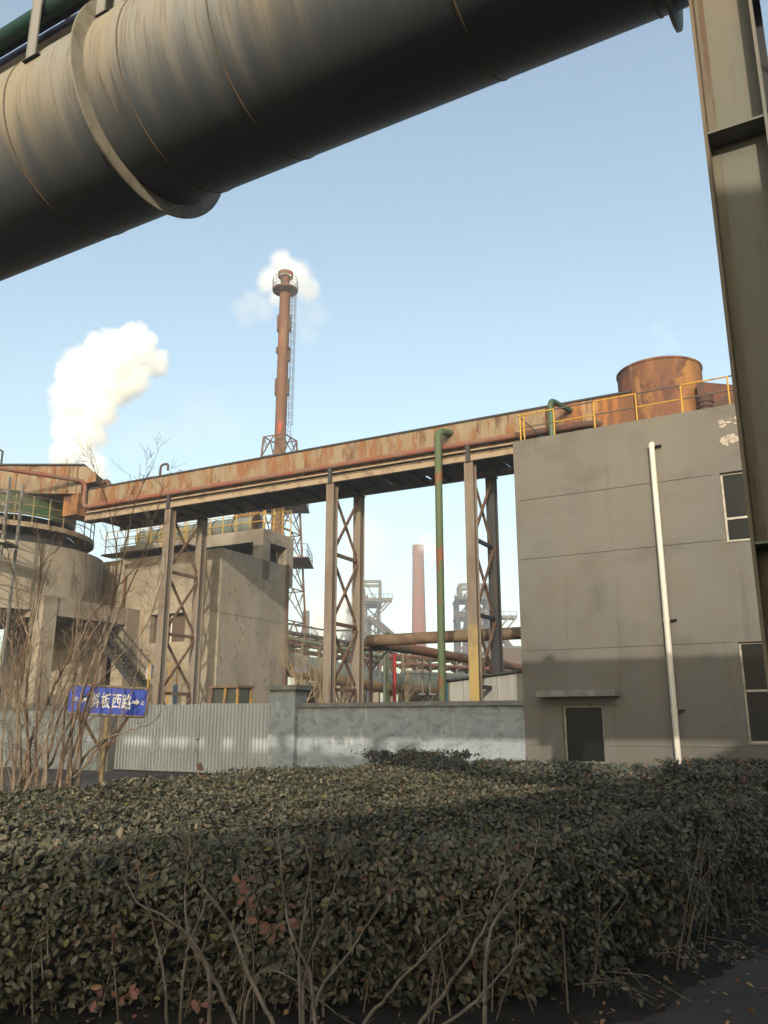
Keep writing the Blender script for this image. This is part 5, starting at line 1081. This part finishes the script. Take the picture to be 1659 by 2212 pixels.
# back hedges against wall and building
def pts_uv(l): return [tuple(uvz(u, v, 0).xy) for u, v in l]
cL = fac(1395, 1690)[0]; cR = fac(1456, 1690)[0]
hu = lambda x, v=DF - .8: U.dot(atN(x, 1660, V, v))
hedge('low_hedge', 'dark low hedge in front of the window of the taupe building', pts_uv([(hu(1000), DF - .3), (cu - cL + .35, DF - .3), (hu(1385, DF - 1.7), DF - 1.7), (hu(1010, DF - 1.7), DF - 1.7)]), .64, 9000, 4500, 5, M['leaf2'], (.06, .09), .15, .3, 60)
hedge('low_hedge', 'dark low hedge right of the downpipe foot', pts_uv([(hu(1462), DF - .25), (hu(1800), DF - .25), (hu(1800, DF - 1.8), DF - 1.8), (hu(1462, DF - 1.8), DF - 1.8)]), .76, 8000, 4500, 6, M['leaf2'], (.06, .09), .15, .3, 60)
p = [atN(x, 1665, V, DF - 3.4) for x in (835, 985)]
hedge('low_bush', 'dark bush poking up behind the hedge, in front of the cement wall', pts_uv([(U.dot(p[0]), DF - 2.9), (U.dot(p[1]), DF - 2.9), (U.dot(p[1]) + .1, DF - 4.0), (U.dot(p[0]) - .1, DF - 4.0)]), .92, 3000, 2500, 7, M['leaf2'], (.06, .09), .12, .5, 40)
# leaf litter & red leaves on saplings
n = 2600; r_ = np.random.default_rng(9); x = r_.uniform(-6, 5.5, n); y = 4.6 + r_.uniform(-.9, 4.5, n); z = np.full(n, .012) + r_.random(n) * .02
k = (~inside(hedge_poly, x, y)) | (r_.random(n) < .5); k &= ~((x > 2.4) & (y < x + 3)) | (r_.random(n) < .06)
o = leaf_mesh('leaf_litter', np.column_stack([x, y, z])[k], (np.column_stack([np.zeros(n), np.zeros(n), np.ones(n)]) + r_.normal(0, .3, (n, 3)))[k], r_.uniform(.03, .06, n)[k], M['litter'], None, 9); setp(o, 'dry fallen leaves scattered on the ground below the hedge', 'leaf litter', None, 'stuff')
sp_ = [(-6.6, 4.3), (-2.6, 4.4), (1.0, 4.75), (2.3, 6.0), (3.6, 7.4), (7, 11.4), (3.4, 10.6), (0, 14.5), (-3.6, 11), (-7, 9)]; jag = []; rdj = random.Random(8)
for a_, b_ in zip(sp_, sp_[1:] + sp_[:1]):
    a_, b_ = Vector(a_), Vector(b_); n_ = int((b_ - a_).length / .07); w_ = 0
    nr_ = Vector(((b_ - a_).y, -(b_ - a_).x)).normalized()
    for k in range(n_): w_ = w_ * .8 + rdj.gauss(0, .035); jag.append(a_.lerp(b_, k / n_) + nr_ * (w_ + rdj.gauss(0, .012)))
o = MB().add([(q.x, q.y, .008) for q in jag], [tuple(range(len(jag)))]).build('soil', M['soil'], None, False); setp(o, kind='structure')
m = MB()
for k in range(900):
    t_ = rdj.random(); x, y = (1.0 + 4 * t_ + rdj.gauss(.15, .35), 4.7 + 4.4 * t_ - abs(rdj.gauss(0, .5))); r_g = rdj.uniform(.002, .007)
    m.add([(x + r_g, y, .006), (x, y + r_g * 1.2, .006), (x - r_g * 1.1, y, .006), (x, y - r_g, .006), (x, y, .006 + r_g * .9)], [(0, 1, 4), (1, 2, 4), (2, 3, 4), (3, 0, 4)])
o = m.build('gravel', M['ground'], None, False); setp(o, 'loose grit along the hedge edge of the pavement', 'gravel', None, 'stuff')
r_ = np.random.default_rng(19)
# trailing runners at the hedge's right foot
rd = random.Random(5); trl = thing('trailing_runners', (1.7, 5.3, 0), 'leafy runners trailing from the hedge foot onto the pavement', 'runners'); pos = []; m = MB()
for k in range(16):
    t_ = rd.random(); a = Vector((1.0 + 2.0 * t_, 5.15 + 2.0 * t_, .12)); d = Vector((.7, -.6, 0)) + Vector((rd.gauss(0, .3), rd.gauss(0, .3), 0)); L = rd.uniform(.15, .55)
    pts = [a, a + d * L * .5 + ZZ * .02, a + d * L - ZZ * .08]; m.tube(pts, [.004, .003, .002], 4, False)
    for j in range(16): q = pts[0].lerp(pts[2], rd.random()); pos.append((q.x + rd.gauss(0, .03), q.y + rd.gauss(0, .03), max(.015, q.z + rd.uniform(0, .07))))
m.build('runner_stem', M['deadwood'], trl); pos = np.array(pos); leaf_mesh('leaves', pos, np.tile([0, -.2, 1.], (len(pos), 1)) + r_.normal(0, .5, (len(pos), 3)), r_.uniform(.035, .055, len(pos)), M['leaf'], trl, 4)
for k, (cx, cy, nl, lab) in enumerate(((262, 2138, 9, 'cluster of withered pinkish leaves low in the left foreground'), (438, 2180, 7, 'cluster of withered pinkish leaves at the bottom edge, left of middle'), (590, 1995, 11, 'withered rust-red leaves on the middle sapling'), (545, 1920, 8, 'withered red-brown leaves above the middle sapling'))):
    c = atY(cx, cy, 4.25); pos = np.array(c) + r_.normal(0, 1, (nl, 3)) * np.array([.06, .04, .045])
    o = leaf_mesh('withered_leaves', pos, np.tile([0, -1., .5], (nl, 1)) + r_.normal(0, .4, (nl, 3)), r_.uniform(.045, .06, nl), M['redleaf'], None, 20 + k, .6); setp(o, lab, 'leaves', 'withered leaf clusters')
o = MB().cbox(atY(432, 1657, 24), .12, .1, .22, Vector((.9, 0, .4)).normalized(), Vector((0, 1, 0)), Vector((-.4, 0, .9)).normalized()).build('orange_scrap', M['rustpipe'], None, False); setp(o, 'small orange scrap standing at the gate foot', 'scrap')
# ------------------------------------------------------------------ steam
def steam_mat(name, dens, color=(1, 1, 1), an=.0):
    m = bpy.data.materials.new(name); m.use_nodes = True; t = m.node_tree; t.nodes.clear(); o = t.nodes.new('ShaderNodeOutputMaterial'); v = t.nodes.new('ShaderNodeVolumePrincipled')
    v.inputs['Color'].default_value = (*color, 1); v.inputs['Density'].default_value = dens; v.inputs['Anisotropy'].default_value = an; t.links.new(v.outputs[0], o.inputs['Volume']); return m
def plume(name, label, puffs, Y, dens, seed, soft=.5, nscale=.8, grow_=1.12):
    """puffs: (x, y, radius px). The mesh is a closed skin round them; inside it the steam thickens from nothing at the rim, torn by noise"""
    rd = random.Random(seed); me0 = MB(); s = Y / 1817; avg = sum(p[2] for p in puffs) / len(puffs) * s
    import bmesh
    bm = bmesh.new(); bmesh.ops.create_icosphere(bm, subdivisions=3, radius=1); vs = [v.co.copy() for v in bm.verts]; fs_ = [[v.index for v in f.verts] for f in bm.faces]; bm.free()
    C_ = []
    for (x, y, r) in puffs:
        c = atY(x, y, Y) + Vector((0, rd.uniform(-.4, .4) * r * s, 0)); me0.add([c + v * r * s * grow_ for v in vs], fs_); C_.append((c, r * s * grow_))
    m = bpy.data.materials.new(name); m.use_nodes = True; t = m.node_tree; t.nodes.clear(); N, L = t.nodes, t.links
    o = N.new('ShaderNodeOutputMaterial'); v = N.new('ShaderNodeVolumePrincipled'); v.inputs['Color'].default_value = (.975, .99, 1, 1); L.new(v.outputs[0], o.inputs['Volume'])
    tc = N.new('ShaderNodeTexCoord'); last = None
    for c, r in C_:
        d = N.new('ShaderNodeVectorMath'); d.operation = 'DISTANCE'; d.inputs[1].default_value = c; L.new(tc.outputs['Object'], d.inputs[0])
        a = N.new('ShaderNodeMath'); a.operation = 'MULTIPLY_ADD'; a.inputs[1].default_value = -1 / r; a.inputs[2].default_value = 1; L.new(d.outputs['Value'], a.inputs[0])
        if last is None: last = a.outputs[0]
        else:
            mx = N.new('ShaderNodeMath'); mx.operation = 'SMOOTH_MAX'; mx.inputs[2].default_value = .12; L.new(last, mx.inputs[0]); L.new(a.outputs[0], mx.inputs[1]); last = mx.outputs[0]
    nz = N.new('ShaderNodeTexNoise'); nz.inputs['Scale'].default_value = nscale / avg; nz.inputs['Detail'].default_value = 5; nz.inputs['Roughness'].default_value = .6; L.new(tc.outputs['Object'], nz.inputs[0])
    k = N.new('ShaderNodeMath'); k.operation = 'MULTIPLY_ADD'; k.inputs[1].default_value = 1.1; k.inputs[2].default_value = -.62; L.new(nz.outputs[0], k.inputs[0])
    ad = N.new('ShaderNodeMath'); ad.operation = 'ADD'; L.new(last, ad.inputs[0]); L.new(k.outputs[0], ad.inputs[1])
    mr = N.new('ShaderNodeMapRange'); mr.interpolation_type = 'SMOOTHSTEP'; mr.inputs[1].default_value = 0; mr.inputs[2].default_value = soft; mr.inputs[4].default_value = dens; L.new(ad.outputs[0], mr.inputs[0]); L.new(mr.outputs[0], v.inputs['Density'])
    ob = me0.build(name, m, None, True)
    for pg in ob.data.polygons: pg.use_smooth = True
    md = ob.modifiers.new('r', 'REMESH'); md.mode = 'VOXEL'; md.voxel_size = avg / 5
    return setp(ob, label, 'steam')
plume('steam_plume', 'big bright white steam plume rising behind the left end of the launder', [(150, 985, 44), (195, 1010, 40), (175, 930, 62), (165, 870, 62), (205, 880, 62), (185, 810, 68), (235, 835, 62), (220, 765, 66), (265, 785, 66), (300, 755, 56), (328, 780, 44), (285, 820, 50), (245, 745, 46), (318, 742, 34), (152, 800, 34), (140, 925, 40)], 75, 1.1, 1, .45, 1.4)
plume('steam_plume', 'white steam puff behind the top of the slender chimney', [(618, 582, 46), (590, 596, 42), (645, 606, 44), (608, 568, 34), (664, 618, 36), (575, 612, 30), (600, 640, 30)], 95, .4, 2, .55, 1.3)
plume('steam_wisp', 'faint steam wisp left of the slender chimney top', [(525, 668, 36), (548, 655, 44), (572, 672, 36), (530, 690, 30)], 95, .10, 3, .6, 1.2)
plume('steam_wisp', 'faint steam wisp right of the slender chimney', [(665, 645, 44), (684, 690, 46), (665, 725, 38), (645, 680, 36)], 95, .06, 4, .6, 1.2)
plume('steam_wisp', 'faint drifting steam right of the big plume', [(440, 890, 80), (480, 920, 70), (400, 930, 70), (330, 930, 60), (290, 950, 60)], 110, .022, 5, .7, 1.1)
plume('smoke_plume', 'white and grey smoke blowing right from the stubby grey stack', [(668, 1312, 14), (690, 1312, 24), (715, 1310, 30), (700, 1335, 32), (725, 1345, 38), (700, 1375, 34), (738, 1300, 30)], 230, .5, 6, .5, 1.2)
plume('steam_plume', 'pale steam drifting behind the middle trestle', [(760, 1290, 60), (785, 1210, 60), (770, 1150, 60), (810, 1170, 54), (740, 1240, 60)], 330, .04, 7, .6, 1.2)
plume('steam_plume', 'thin white steam trail leaning left from the second furnace top', [(984, 1262, 10), (976, 1252, 14), (966, 1240, 18), (954, 1228, 22), (945, 1210, 26), (935, 1190, 28), (925, 1170, 30)], 285, .12, 8, .5, 1.2)
plume('steam_wisp', 'faint steam above the round rusty tank', [(1425, 760, 26), (1440, 735, 34), (1420, 715, 34), (1455, 745, 24)], 27, .14, 9, .7, 1.2)
# ------------------------------------------------------------------ haze
hb = MB().obox(Vector((-260, -30, -1)), Vector((560, 0, 0)), Vector((0, 400, 0)), ZZ * 90).build('haze', steam_mat('haze', .0013, (.92, .94, 1), .2), None, False)
setp(hb, 'thin pale industrial haze over the whole works', 'haze', None, 'stuff')
